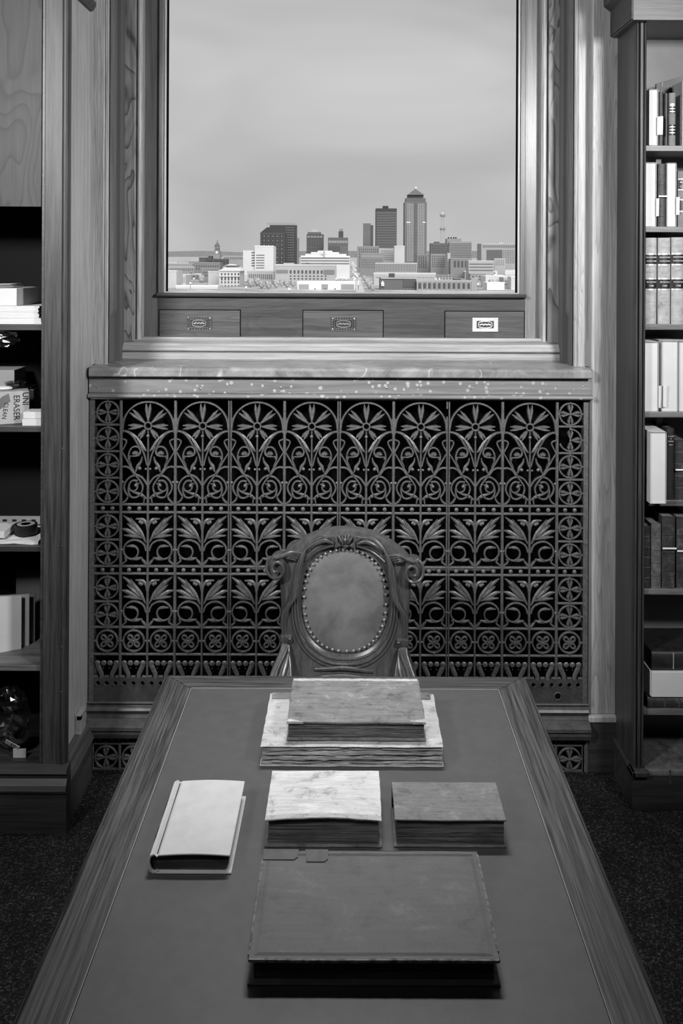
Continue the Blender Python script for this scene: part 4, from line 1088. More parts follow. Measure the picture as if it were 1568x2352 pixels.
obj('leather_inset', MB().box(ix0+.0015, ix1-.0015, iy0+.0015, iy1-.0015, TZ-.02, TZ-.0012), M['leather_top'], tb, .0006)
obj('inset_core', MB().box(ix0, ix1, iy0, iy1, TZ-th+.002, TZ-.02), M['dark'], tb)
obj('inlay_line', MB().box(ix0-.0012, ix0+.0010, iy0, iy1, TZ-.004, TZ+.0004).box(ix1-.001, ix1+.0012, iy0, iy1, TZ-.004, TZ+.0004).box(ix0, ix1, iy1-.001, iy1+.0012, TZ-.004, TZ+.0004), plain('worn_edge', .20, .4), tb)
for x0, x1, y0, y1 in ((TX0+.05, TX0+.075, TY0+.07, TY1-.07), (TX1-.075, TX1-.05, TY0+.07, TY1-.07)):
    obj('apron', MB().box(x0, x1, y0, y1, TZ-th-.05, TZ-th), M['tablewood_y'], tb, .002)
for y in (TY0+.07, TY1-.095): obj('apron', MB().box(TX0+.075, TX1-.075, y, y+.025, TZ-th-.05, TZ-th), M['tablewood_x'], tb, .002)
for x in (TX0+.085, TX1-.085):
    for y in (TY0+.11, TY1-.11):
        obj('leg', MB().lathe([(.036, .0), (.040, .02), (.030, .05), (.034, .12), (.044, .3), (.048, .5), (.036, .56), (.046, .60), (.046, TZ-th)], (x, y, 0), 20), M['tablewood_y'], tb, smooth=True)

# ================================================================== BOOKS ON THE TABLE
BG = 'old books laid out on the table'
def wav(seed, a, fx=3.0, fy=2.0):
    return lambda u, v: a*noise.noise(Vector((u*fx+seed, v*fy+seed*.7, seed)))
def edgy(seed, a):
    def f(u, v):
        ex = a*noise.noise(Vector((v*9, seed, u*2))) if u in (0.0, 1.0) else 0
        ey = a*noise.noise(Vector((u*12, seed+3, v*2))) if v in (0.0, 1.0) else 0
        return ex, ey
    return f
def table_book(label, x0, x1, y0, y1, z0, t, cover, pages, spine='far', rec=.006, layers=14, wave=.0008, jit=.0012, ct=.004, cwarp=.001, seed=1.0, edge=.0012, spine_mat=None, edgemat=None, bow=0.0, flare=0.0, back=None):
    bk = thing('book', ((x0+x1)/2, (y0+y1)/2, z0), label, 'book', BG)
    rnd = random.Random(int(seed*100))
    top = MB().slab(x0, x1, y0, y1, z0+t-ct, ct, 24, 16, fz=lambda u, v: wav(seed, cwarp)(u, v)+bow*(math.sin(math.pi*u)-.6)*(1-v), fe=edgy(seed, edge))
    ctop = obj('front_cover', top, cover, bk, .0012, smooth=True)
    bot = MB().slab(x0-.001, x1+.001+flare, y0-.001, y1, z0, ct, 24, 16, fz=lambda u, v: max(0, wav(seed+5, .0008)(u, v)), fe=edgy(seed+2, edge))
    obj('back_cover', bot, back or cover, bk, .0012, smooth=True)
    pz0, pz1 = z0+ct, z0+t-ct
    xa, xb, ya, yb = x0+rec, x1-rec, y0+rec, y1-rec
    if spine == 'far': yb = y1-.002
    if spine == 'left': xa = x0+.002
    if spine == 'right': xb = x1-.002
    pb = MB(); h = (pz1-pz0)/layers; n = 26
    for k in range(layers):
        j0, j1 = rnd.uniform(0, jit), rnd.uniform(0, jit); ph = rnd.uniform(0, 6)
        zf = pz0+k*h
        pb.slab(xa+j0, xb-j1, ya+rnd.uniform(0, jit), yb-.0005, zf+h*.06, h*.88, n, 2,
                fz=lambda u, v, k=k, ph=ph: wave*(noise.noise(Vector((u*7+seed, k*.25, seed)))+.5*noise.noise(Vector((u*19, k*.6, seed+3))))*(1-v)*math.sin(math.pi*min(1, (k+.5)/layers)),
                fe=lambda u, v, k=k: (0, (jit*.8*noise.noise(Vector((u*16, k*1.7, seed))) if v == 0 else 0)))
    obj('page_block', pb, pages, bk)
    sm = spine_mat or cover
    zc, hr = z0+t/2, t/2
    if spine == 'far':
        obj('spine', MB().prism([(y1-.002+.010*math.sin(k), zc+hr*math.cos(k)) for k in [math.pi*j/8 for j in range(9)]], 'X', x0, x1), sm, bk, smooth=True)
    elif spine == 'left':
        obj('spine', MB().prism([(x0+.002-.008*math.sin(k), zc+hr*math.cos(k)) for k in [math.pi*j/8 for j in range(9)]], 'Y', y0, y1), sm, bk, smooth=True)
    elif spine == 'right':
        obj('spine', MB().prism([(x1-.002+.008*math.sin(k), zc+hr*math.cos(k)) for k in [math.pi*j/8 for j in range(9)]], 'Y', y0, y1), sm, bk, smooth=True)
    return bk, ctop
LZ = TZ - .0012 + .0002
# large dark folio
bk, c = table_book('largest dark leather folio with ruled border and repaired hinge', -.1705, .261, 1.556, 1.842, LZ, .045, M['folio'], M['pages_dark'], 'far', .009, 12, .0004, .0008, .0045, .0008, 1.3, .0006)
zt = LZ+.0452
r = MB(); a0, a1, b0, b1 = -.1705, .261, 1.556, 1.842
for o in (.010, .0125, .015):
    for q in ((a0+o, a0+o+.0007, b0+o, b1-o), (a1-o-.0007, a1-o, b0+o, b1-o), (a0+o, a1-o, b0+o, b0+o+.0007), (a0+o, a1-o, b1-o-.0007, b1-o)):
        r.slab(q[0], q[1], q[2], q[3], zt-.0006, .0008, 24 if q[1]-q[0] > .01 else 1, 16 if q[3]-q[2] > .01 else 1, fz=lambda u, v, q=q: wav(1.3, .0008)((q[0]+(q[1]-q[0])*u-a0)/(a1-a0), (q[2]+(q[3]-q[2])*v-b0)/(b1-b0)))
obj('ruled_border', r, plain('tooled_line', .045, .5), c)
for x0, x1, dy in ((-.172, -.100, .030), (-.086, -.040, .036)):
    obj('repair_patch', MB().prism([(x0, b1+.001), (x1, b1+.001), (x1, b1-dy+.008), (x1-.007, b1-dy), (x0+.003, b1-dy)], 'Z', zt-.001, zt+.0012), M['repair'], c)
e = MB().slab(a0+.002, a1-.002, b0-.0012, b0+.003, zt-.0045, .0046, 60, 1, fz=lambda u, v: wav(1.3, .0008)(u, 0), fe=lambda u, v: (0, .0012*noise.noise(Vector((u*40, v, 2)))))
obj('worn_edge', e, M['folio_edge'], c)
obj('worn_edge', MB().slab(a1-.003, a1+.0012, b0+.02, b1-.01, zt-.0045, .0048, 1, 40, fz=lambda u, v: wav(1.3, .0008)(1, v), fe=lambda u, v: (.0014*noise.noise(Vector((v*34, u, 8))), 0)), M['folio_edge'], c)
obj('worn_edge', MB().slab(a0-.0012, a0+.002, b0+.01, b1-.03, zt-.0045, .0048, 1, 40, fz=lambda u, v: wav(1.3, .0008)(0, v), fe=lambda u, v: (.0014*noise.noise(Vector((v*34, u, 5))), 0)), M['folio_edge'], c)
# thick rough brown book
bk, c = table_book('thick rough brown leather book with flat cover and dark page edges', .098, .334, 1.921, 2.058, LZ, .059, M['brownbook2'], M['pages_mid'], 'far', .004, 16, .0006, .0012, .004, .0010, 2.4, .0010)
# white vellum book
bk, c = table_book('bright mottled white vellum book with bowed front cover', -.176, .071, 1.920, 2.100, LZ, .061, M['vellum'], M['pages_mid'], 'far', .007, 18, .0005, .0008, .0035, .0012, 3.6, .0014, bow=.006, back=M['brownbook'])
obj('turned_edge', MB().slab(-.174, .069, 1.9195, 1.934, LZ+.0608, .0005, 24, 2, fz=lambda u, v: wav(3.6, .0012)(u, v*.08)+.006*(math.sin(math.pi*u)-.6)*(1-v*.08)), blotch('vellum_turn_in', .40, .22, .55, 40, .6), c)
# pale cloth book, portrait, spine at the left
bk = thing('book', (-.318, 1.965, LZ), 'smooth pale cloth bound book with rounded joint lying alone near the table border', 'book', BG)
x0, x1, y0, y1, t = -.402, -.236, 1.836, 2.095, .040
obj('front_cover', MB().slab(x0+.020, x1-.002, y0, y1, LZ+t-.0035, .0035, 14, 10, fz=lambda u, v: .003*(math.sin(math.pi*u)-.6)), M['cloth_white'], bk, .0012, smooth=True)
obj('back_cover', MB().slab(x0+.014, x1+.001, y0-.001, y1+.001, LZ, .0035, 14, 10), M['cloth_white'], bk, .0012, smooth=True)
prof = [(x0+.020, LZ+t-.0025), (x0+.016, LZ+t-.005), (x0+.010, LZ+t), (x0+.004, LZ+t-.003)] + [(x0+.004-.005*math.sin(k), LZ+t/2+(t/2-.003)*math.cos(k)) for k in [math.pi*j/8 for j in range(9)]] + [(x0+.010, LZ), (x0+.018, LZ+.004)]
inner = [(p[0]+.0022 if p[0] < x0+.012 else p[0], p[1]+(-.0022 if p[1] > LZ+t/2 else .0022)) for p in prof]
sp = MB()
n = len(prof)
for yy in (y0, y1): sp.v += [(p[0], yy, p[1]) for p in prof] + [(p[0], yy, p[1]) for p in inner]
for i in range(n-1):
    sp.f += [(i, 2*n+i, 2*n+i+1, i+1), (n+i, n+i+1, 3*n+i+1, 3*n+i), (i, i+1, n+i+1, n+i), (2*n+i, 3*n+i, 3*n+i+1, 2*n+i+1)]
obj('spine', sp, M['cloth_white'], bk, smooth=True)
for ya, yb in ((1.90, 1.935), (1.985, 2.04)):
    obj('spine_label', MB().prism([(x0+.003-.0062*math.sin(k), LZ+t/2+(t/2-.004)*math.cos(k)) for k in [math.pi*j/8 for j in range(9)]], 'Y', ya, yb), M['label'], bk, smooth=True)
pb = MB(); L_ = 12; h = (t-.008)/L_
rnd = random.Random(5)
for k in range(L_):
    pb.slab(x0+.006+.004*abs(k/L_-.5), x1-.012+.006*math.sin(math.pi*k/L_), y0+.007+rnd.uniform(0, .001), y1-.006, LZ+.004+k*h, h*.9, 18, 2,
            fz=lambda u, v, k=k: .0012*math.sin(math.pi*u)*(k/L_) + .0006*noise.noise(Vector((u*8, k*.4, 2)))*(1-v))
obj('page_block', pb, M['pages_dark'], bk)
# stacked pair
bk, c = table_book('wide stained vellum folio with ragged deckled pages under another book', -.215, .232, 2.223, 2.493, LZ, .049, M['vellum2'], M['pages_light'], 'far', .001, 15, .0030, .0050, .0025, .0012, 4.2, .0022)
for xa, xb in ((-.208, -.158), (.190, .222)):
    obj('torn_patch', MB().slab(xa, xb, 2.460, 2.494, LZ+.0494, .0012, 6, 4, fe=lambda u, v: (.002*noise.noise(Vector((v*5, u, 1))), .003*noise.noise(Vector((u*7, v, 3))))), M['brownbook'], c)
bk, c = table_book('brown leather book with worn pale corners lying on the vellum folio', -.152, .190, 2.247, 2.472, LZ+.0505, .046, M['brownbook'], M['pages_mid'], 'far', .003, 12, .0022, .0016, .0055, .0016, 5.7, .0020)
zt = LZ+.0505+.046
worn = blotch('worn_leather_edge', .36, .18, .5, 40, .7)
obj('worn_spine_edge', MB().slab(-.150, .186, 2.462, 2.476, zt-.001, .0022, 40, 2, fe=lambda u, v: (0, .002*noise.noise(Vector((u*30, v, 2)))), fz=lambda u, v: .001*noise.noise(Vector((u*20, v, 1)))), worn, c)
for q in ([(-.153, 2.246), (-.112, 2.246), (-.150, 2.262)], [(.191, 2.246), (.191, 2.262), (.150, 2.252), (.160, 2.246)]):
    obj('worn_corner', MB().prism(q, 'Z', zt-.004, zt+.0014), worn, c)

# ================================================================== CHAIR
ch = thing('armchair', (-.013, 3.02, 0), 'carved walnut armchair with oval nailed leather back facing the table end', 'chair')
ch['_local'] = 1; ch.rotation_euler = (0, 0, math.radians(-4))
CS = 3.02/F; CZ0 = HC-(1376-VY)*CS
def cp(x, y, d=0.0):
    # picture units from the middle of the oval (y down), d metres towards the table; the back leans
    z = CZ0 - y*CS
    for _ in range(3):
        Yw = 3.02 + (z-.46)*0.13-.055; z = HC-(1376+y-VY)*Yw/F
    return Vector((x*Yw/F, -d + (z-.46)*0.13-.055, z))
outline = [(0,-163),(30,-161),(62,-154),(92,-141),(118,-124),(136,-110),(148,-96),(147,-70),(143,-30),(141,10),(139,50),(133,82),(127,105),(133,140),(146,175),(152,215),(152,262)]
poly = outline + [(-x, y) for x, y in outline[::-1] if x]
def ray(a):
    dx, dy = math.cos(a), math.sin(a); best = None
    for i in range(len(poly)):
        (x1, y1), (x2, y2) = poly[i], poly[(i+1) % len(poly)]
        den = dx*(y2-y1)-dy*(x2-x1)
        if abs(den) < 1e-9: continue
        t = (x1*(y2-y1)-y1*(x2-x1))/den; s = (x1*dy-y1*dx)/den
        if t > 0 and -1e-6 <= s <= 1+1e-6: best = max(best or 0, t)
    return (dx*best, dy*best)
RXO, RYO = 101, 123
def sc_(a): return math.copysign(abs(math.cos(a))**(2/2.35), math.cos(a))
def ss_(a): return math.copysign(abs(math.sin(a))**(2/2.35), math.sin(a))
m = MB(); n = 112; rings = []
for k in range(n):
    a = 2*math.pi*k/n; i = (RXO*sc_(a), RYO*ss_(a))
    o = ray(math.atan2(i[1], i[0])); mid = (i[0]*1.13, i[1]*1.11)
    if math.hypot(*mid) > math.hypot(*o)*.96: mid = ((i[0]+o[0])/2, (i[1]+o[1])/2)
    rings.append([cp(*i, .000), cp(*i, .012), cp(*mid, .026), cp(o[0]*.985, o[1]*.985, .018), cp(*o, .008), cp(*o, -.030), cp(*i, -.030)])
R_ = len(rings[0])
for r in rings: m.v += [tuple(p) for p in r]
for k in range(n):
    a, b = k*R_, ((k+1) % n)*R_
    for j in range(R_): m.f.append((a+j, b+j, b+(j+1) % R_, a+(j+1) % R_))
obj('back_frame', m, M['chairwood'], ch, smooth=True)
# padded oval
m = MB(); nr = 8
for j in range(nr+1):
    f = j/nr
    for k in range(48):
        a = 2*math.pi*k/48
        m.v.append(tuple(cp(100*f*sc_(a), 122*f*ss_(a), .004+.016*(1-f**3)+.0008*noise.noise(Vector((f*5*math.cos(a), f*5*math.sin(a), 1))))))
for j in range(nr):
    for k in range(48):
        a, b = j*48+k, j*48+(k+1) % 48
        m.f.append((a, b, b+48, a+48))
obj('leather_pad', m, M['leather_chair'], ch, smooth=True)
nm = MB(); c0 = cp(0, 0); nm.ball((0, 0, 0), .0050, 8, 6, (1, .7, 1)); nme = nm.mesh('nail_head', M['nail'], True)
for k in range(46):
    a = 2*math.pi*k/46+.03
    link('nail_head', nme, ch, cp(94*sc_(a), 115.5*ss_(a), .0150))
def vine(name, pts, r, mir=1, k=5, seg=7, mat='chairwood'):
    q = [cp(mir*p[0], p[1], p[2]) for p in pts]
    sp_ = [Vector(v) for v in smooth_path([tuple(v) for v in q], k)]
    rr = [r]*len(pts) if not isinstance(r, (list, tuple)) else list(r)
    return obj(name, MB().tube(sp_, srad(rr, len(pts), k), seg), M[mat], ch, smooth=True)
# ridged mouldings that hug the oval
for f, d, r in ((1.075, .022, .0045), (1.13, .026, .0040), (1.19, .027, .0032)):
    pts = [(RXO*f*sc_(a), RYO*f*ss_(a)+ (4 if f > 1.1 else 0), d) for a in [math.radians(v) for v in range(-25, 206, 15)]]
    vine('oval_moulding', pts, r, 1, 3)
for s in (-1, 1):
    for o in (0, 1, 2, 3):   # bundled whiplash stems: crest loop, down beside the oval, out to the collar
        d = .030+.002*(o % 2)
        vine('carved_stem', [(12+o*3, -128+o, d), (30-o*2, -143-o*2, d), (58, -149+o*3, d), (84+o*1.5, -128+o*3, d), (97+o*3.0, -95+o*2, d+.003), (104+o*3.0, -50, d+.004), (109+o*3.0, -14, d+.006), (124+o*3, 10+o*2, d+.004), (134+o*2.6, 34, d), (135+o*2.6, 62, d-.006), (131+o*2.2, 84, d-.012)], .0042, s)
    vine('crest_leaf', [(26, -133, .032), (46, -140, .034), (70, -130, .030), (86, -112, .026)], [.003, .008, .007, .003], s)
    vine('crest_bead', [(26, -128, .028), (44, -124, .030), (66, -114, .030), (92, -92, .026)], .0036, s)
    # scrolled ears: a solid roll with a spiral carved on its face
    er = MB(); ce = cp(s*155, -78, .045); ne = 20
    for yy_, rr_ in ((.0, 24.0), (.006, 25.5), (.070, 24.5), (.078, 20.0)):
        for k in range(ne):
            a = 2*math.pi*k/ne; er.v.append((ce.x+rr_*CS*.86*math.cos(a), ce.y+yy_, ce.z+rr_*CS*math.sin(a)))
    for j in range(3):
        for k in range(ne): er.f.append((j*ne+k, j*ne+(k+1) % ne, (j+1)*ne+(k+1) % ne, (j+1)*ne+k))
    er.f += [tuple(range(ne))[::-1], tuple(range(3*ne, 4*ne))]
    obj('ear_roll', er, M['chairwood'], ch, smooth=True)
    pts = []
    for k in range(25):
        t = k/24; a = math.radians(-60 + 520*t); r = 26*(1-t)**.8+3
        pts.append((153 + r*math.cos(a)*.85 + 2, -78 + r*math.sin(a), .045+.018*t))
    for off, rad in ((0, .0055),):
        vine('ear_scroll', [(p[0], p[1], p[2]+off) for p in pts], rad, s, 2)
    for o in range(4):
        vine('ear_fold', [(100+o*4, -108+o*5, .030), (122+o*2, -112+o*4, .040), (143+o, -105+o*2, .048-.008*o), (158+o*3, -101+o, .052-.012*o)], [.004, .0065, .007, .006], s)
    vine('back_stile', [(138, -72, .006), (137, -40, .004), (134, 20, .004), (132, 80, .006)], [.018, .020, .019, .016], s, 4, 12)
    col = cp(s*133, 88, .012); col2 = MB().box(col.x-.020, col.x+.020, col.y-.02, col.y+.03, col.z-.013, col.z+.013)
    obj('collar', col2, M['chairwood'], ch, .005)
    bd = cp(s*124, 86, .036); obj('collar_bead', MB().ball(tuple(bd), .006, 8, 6), M['chairwood'], ch, smooth=True)
    # flat scrolled arm support under the collar
    bd_ = [(143, 96), (146, 112), (154, 132), (163, 152), (169, 175), (172, 205), (172, 240), (112, 240), (113, 175), (117, 140), (122, 115), (124, 98)]
    mb_ = MB(); nb_ = len(bd_)
    for dd in (.034, -.02): mb_.v += [tuple(cp(s*x_, y_, dd+.0006*max(0, y_-96))) for x_, y_ in bd_]
    mb_.f = [tuple(range(nb_)), tuple(range(2*nb_-1, nb_-1, -1))] + [(i_, nb_+i_, nb_+(i_+1) % nb_, (i_+1) % nb_) for i_ in range(nb_)]
    obj('arm_board', mb_, M['chairwood'], ch, .004)
    # arm running forward to its post
    arm = [cp(s*160, 205, .02), cp(s*164, 205, .07), Vector((s*.245, -.20, .555)), Vector((s*.255, -.26, .57)), Vector((s*.262, -.34, .585)), Vector((s*.262, -.42, .58))]
    q = [Vector(v) for v in smooth_path([tuple(v) for v in arm], 5)]
    obj('arm', MB().tube(q, srad([.018, .026, .032, .028, .024, .018], 6, 5), 12), M['chairwood'], ch, smooth=True)
    vine('arm_bead', [(127, 100, .042), (133, 116, .050), (143, 136, .064), (150, 155, .078), (153, 180, .092), (153, 205, .10)], .0042, s)
    vine('carved_leaf', [(124, 112, .044), (128, 135, .060), (134, 160, .076), (136, 190, .09)], [.003, .007, .007, .005], s)
    obj('arm_post', MB().tube([(s*.262, -.40, .57), (s*.256, -.375, .52), (s*.250, -.36, .47)], [.018, .020, .022], 12), M['chairwood'], ch, smooth=True)
    obj('leg', MB().tube([(s*.225, -.40, .43), (s*.232, -.41, .25), (s*.228, -.40, .08), (s*.236, -.42, .0)], [.032, .026, .020, .026], 12), M['chairwood'], ch, smooth=True)
    obj('leg', MB().tube([(s*.19, .0, .46), (s*.19, .03, .25), (s*.192, .075, .0)], [.030, .026, .022], 12), M['chairwood'], ch, smooth=True)
# centre cartouche of the crest
for x0, y0, x1, y1 in ((-16,-150,-5,-133), (16,-150,5,-133), (-9,-153,-2,-136), (9,-153,2,-136), (0,-152,0,-130), (-8,-128,8,-128)):
    vine('cartouche', [(x0, y0, .024), ((x0+x1)/2, (y0+y1)/2, .032), (x1, y1, .028)], [.003, .0048, .003])
vine('lower_rail', [(-66, 157, .020), (-30, 153, .024), (0, 151, .025), (30, 153, .024), (66, 157, .020)], .0085, 1, 4, 10)
vine('lower_rail', [(-80, 180, .020), (-40, 171, .026), (0, 168, .028), (40, 171, .026), (80, 180, .020)], .0075, 1, 4, 10)
obj('seat_rail', MB().box(-.25, .25, -.42, .0, .40, .455), M['chairwood'], ch, .01)
obj('seat_cushion', MB().slab(-.235, .235, -.41, -.03, .455, .03, 12, 12, fz=lambda u, v: .03*math.sin(math.pi*u)*math.sin(math.pi*v)), M['leather_chair'], ch, .008, smooth=True)

# ================================================================== THE CITY OUTSIDE
GZ = HC - 30.0
def cmat(v, name='facade'): return plain('%s_%03d' % (name, int(v*1000)), v, .85, 0, .06, .02)
CM = {}
def cm(v):
    if v not in CM: CM[v] = cmat(v)
    return CM[v]
WM = {v: plain('far_windows_%02d' % int(v*100), v, .35) for v in (.03, .08, .15, .25, .45)}
obj('ground', MB().box(-9000, 9000, 60, 16000, GZ-5, GZ), plain('city_ground', .42, .9, 0, .35, .03), kind='structure')
def slabwin(mb, a, b, z0, z1, y, cols, rows, fw, fh, t=.4):
    w, h = (b-a)/cols, (z1-z0)/rows
    for r in range(rows):
        for c in range(cols):
            x = a+(c+.5)*w; z = z0+(r+.5)*h
            mb.box(x-w*fw/2, x+w*fw/2, y-t, y+.2, z-h*fh/2, z+h*fh/2)
BLD = []
def clear_depth(px, py, D, m=0.0):
    for _ in range(60):
        x = at(px, py, D).x
        if not any(b[0]-m < x < b[1]+m and b[2]-m < D < b[3]+m for b in BLD): return D
        D -= 6
    return D
def building(label, x0, x1, yt, D, v, wins=(), depth=25, roof=True, name='office_building', extra=None, cat='building', base=None):
    a, b = at(x0, yt, D), at(x1, yt, D)
    zb = GZ if base is None else at(x0, base, D).z
    t = thing(name, ((a.x+b.x)/2, D, zb), label, cat)
    BLD.append((a.x-6, b.x+6, D-8, D+depth+6))
    obj('wall', MB().box(a.x, b.x, D, D+depth, zb, a.z), cm(v), t)
    if roof:
        w = b.x-a.x
        obj('parapet', MB().box(a.x-.3, b.x+.3, D-.3, D+.6, a.z-.02*w-.3, a.z+.5), cm(min(.9, v*1.25)), t)
    for wx0, wx1, wy0, wy1, cols, rows, fw, fh, wv in wins:
        p, q = at(wx0, wy1, D), at(wx1, wy0, D)
        mb = MB(); slabwin(mb, p.x, q.x, p.z, q.z, D, cols, rows, fw, fh, .004*D*.05+.25)
        obj('windows', mb, WM[wv], t, kind='stuff')
    if extra: extra(t, D)
    return t
def pbox(t, D, x0, x1, y0, y1, v, nm, depth=20, dy=0):
    p, q = at(x0, y1, D), at(x1, y0, D); return obj(nm, MB().box(p.x, q.x, D+dy, D+dy+depth, p.z, q.z), cm(v) if not isinstance(v, str) else M[v], t)
def pyramid(t, D, x0, x1, yb, ytop, v, nm, depth=None, xt=0.0):
    p, q = at(x0, yb, D), at(x1, yb, D); zt = at(x0, ytop, D).z; w = q.x-p.x; d = depth or w
    cx, cy = (p.x+q.x)/2, D+d/2; k = xt
    m = MB().add([(p.x, D, p.z), (q.x, D, p.z), (q.x, D+d, p.z), (p.x, D+d, p.z), (cx-w*k/2, cy-d*k/2, zt), (cx+w*k/2, cy-d*k/2, zt), (cx+w*k/2, cy+d*k/2, zt), (cx-w*k/2, cy+d*k/2, zt)],
                 [(0,1,5,4), (1,2,6,5), (2,3,7,6), (3,0,4,7), (4,5,6,7), (3,2,1,0)])
    return obj(nm, m, cm(v), t)
# far hills
for x0, x1, yt, D, nm, lab in ((150, 700, 574, 9500, 'hill', 0), (560, 1400, 577, 9800, 'hill', 0)):
    m = MB(); pts = []
    for k in range(25):
        px = x0+(x1-x0)*k/24; p = at(px, yt+6*(k/24 if x0 == 150 else 0)+1.2*math.sin(k*.8), D); pts.append((p.x, p.z))
    m.prism([(pts[0][0], GZ)] + [(pts[-1][0], GZ)] + pts[::-1], 'Y', D, D+400)
    obj('far_hills', m, cm(.20), kind='structure')
# ---- towers
def crown_grand(t, D):
    pbox(t, D, 932, 977.5, 455, 464.5, .13, 'setback', 40, 2); pbox(t, D, 937, 972.5, 447, 456, .09, 'lantern', 34, 5)
    pyramid(t, D-1, 935.5, 974, 447.5, 432, .13, 'pyramid_roof'); p = at(954.8, 433, D+20)
    obj('beacon', MB().ball((p.x, D+18, p.z+2), 1.4), plain('beacon_lamp', .9, .5, emit=3.0), t)
    pbox(t, D, 950.5, 957.5, 466, 602, .12, 'central_bay', 2, -.9)
    for x in (929.3, 976.5): pbox(t, D, x, x+3.5, 464, 602, .17, 'corner_pier', 2, -.8)
    for x0, x1 in ((933, 942), (970, 977)): pbox(t, D, x0, x1, 509.5, 512, .7, 'lit_floor', 1, -.7)
building('tallest granite skyscraper with pyramid roof on the skyline', 929, 980, 464, 2000, .17, ((934, 950, 468, 600, 4, 38, .55, .55, .45), (958, 975, 468, 600, 4, 38, .55, .55, .45)), 48, False, 'skyscraper', crown_grand)
building('dark slab skyscraper with horizontal bands and small rooftop box', 863, 911, 478.5, 1900, .055, ((863.6, 910.5, 486, 570, 1, 22, 1.0, .32, .25),), 40, False, 'skyscraper', lambda t, D: pbox(t, D, 879, 892, 472.5, 479, .05, 'rooftop_box', 14, 8))
building('slim pale grey tower beside the dark slab skyscraper', 834, 851, 513, 2100, .16, ((835, 850, 516, 566, 5, 14, .35, .5, .25),), 25, False, 'tower', lambda t, D: pbox(t, D, 851, 857, 517, 620, .10, 'side_wing', 20, 2))
def apt(t, D):
    pbox(t, D, 613, 677, 515, 640, .055, 'rear_slab', 18, 45); p = at(640, 600, D)
    for k in range(14):
        a = at(598-1.2, 537+k*6, D); obj('balcony', MB().box(a.x, a.x+3, D-1.5, D+8, a.z, a.z+1.6), cm(.10), t)
    q0, q1 = at(613, 515, D+44), at(677, 513.5, D+44); obj('roof_line', MB().box(q0.x, q1.x, D+44, D+46, q0.z, q1.z+1), cm(.3), t)
    mb = MB(); a, b = at(655, 600, D+45), at(675, 520, D+45); slabwin(mb, a.x, b.x, a.z, b.z, D+45, 4, 14, .7, .4, .5); obj('windows', mb, WM[.15], t, kind='stuff')
    c0, c1, c2 = at(598, 534, D), at(613, 522, D), at(653, 532, D)
    obj('sloped_roof', MB().prism([(c0.x, c0.z), (c2.x, c0.z), (c2.x-2, c2.z+1), (at(645, 524, D).x, at(645, 524, D).z), (c1.x, c1.z)], 'Y', D, D+44), cm(.045), t)
    for x in (880,): pass
building('dark brick high rise apartment block with balconies and sloped roof', 598, 653, 534, 1500, .065, ((601, 652, 538, 606, 9, 13, .4, .45, .03), (601, 652, 538, 606, 5, 7, .14, .2, .45)), 40, False, 'apartment_tower', apt)
building('narrow pale tower just beside the dark apartment block', 677, 685, 546, 1700, .22, ((678, 684, 549, 606, 2, 12, .5, .4, .15),), 25, False, 'tower')
building('square dark tower with pale band and hipped roof', 704, 742, 538, 1800, .085, ((705, 741, 541, 547, 5, 1, .8, .7, .25), (705, 741, 550, 584, 6, 8, .6, .35, .15)), 35, False, 'tower',
         lambda t, D: (pbox(t, D, 706, 736, 533, 538.5, .13, 'attic', 26, 4), pyramid(t, D+4, 712, 732, 533.5, 527, .35, 'hipped_roof', None, .35)))
building('ornate tower block with columned cupola on its roof', 753, 799, 546, 1750, .12, ((754, 798, 552, 559, 12, 1, .45, .8, .45), (754, 798, 566, 586, 10, 5, .45, .5, .25)), 35, True, 'tower',
         lambda t, D: (pbox(t, D, 777, 788, 531, 546, .07, 'cupola_drum', 10, 10), pbox(t, D, 778.5, 787, 525, 531.5, .22, 'cupola_cap', 8, 11), pbox(t, D, 753, 780, 566, 590, .09, 'lower_wing', 3, -2.5)))
# lattice mast
def mast():
    D = 1800; t = thing('communication_mast', (at(1016, 560, D).x, D, GZ), 'lattice communication mast with two antenna platforms', 'mast')
    zb, zt = at(1016, 568, D).z, at(1016, 494, D).z; cx = at(1016.5, 530, D).x
    wb_, wt_ = 5.0*D/F, 2.3*D/F
    for sx in (-1, 1):
        for sy in (-1, 1):
            obj('mast_leg', MB().tube([(cx+sx*wb_, D+sy*wb_, zb-40), (cx+sx*wb_, D+sy*wb_, zb), (cx+sx*wt_, D+sy*wt_, zt)], .45, 5), cm(.42), t)
    for k in range(9):
        f, f2 = k/9, (k+1)/9; w1, w2 = wb_+(wt_-wb_)*f, wb_+(wt_-wb_)*f2; z1, z2 = zb+(zt-zb)*f, zb+(zt-zb)*f2
        obj('brace', MB().tube([(cx-w1, D-w1, z1), (cx+w2, D-w2, z2)], .28, 4).tube([(cx+w1, D-w1, z1), (cx-w2, D-w2, z2)], .28, 4).tube([(cx-w1, D-w1, z1), (cx+w1, D-w1, z1)], .28, 4), cm(.42), t)
    for y in (528, 497):
        z = at(1016, y, D).z; obj('platform', MB().lathe([(4.5, 0), (5.5, 1), (5.5, 2.2), (4, 3)], (cx, D, z), 10), cm(.25), t)
        for k in range(6):
            a = k*math.pi/3; obj('antenna', MB().box(cx+5.5*math.cos(a)-.5, cx+5.5*math.cos(a)+.5, D+5.5*math.sin(a)-.5, D+5.5*math.sin(a)+.5, z-1, z+5), cm(.3), t)
    obj('beacon', MB().ball((cx, D, zt+4), 1.0), plain('mast_lamp', .9, .5, emit=2.0), t)
mast()
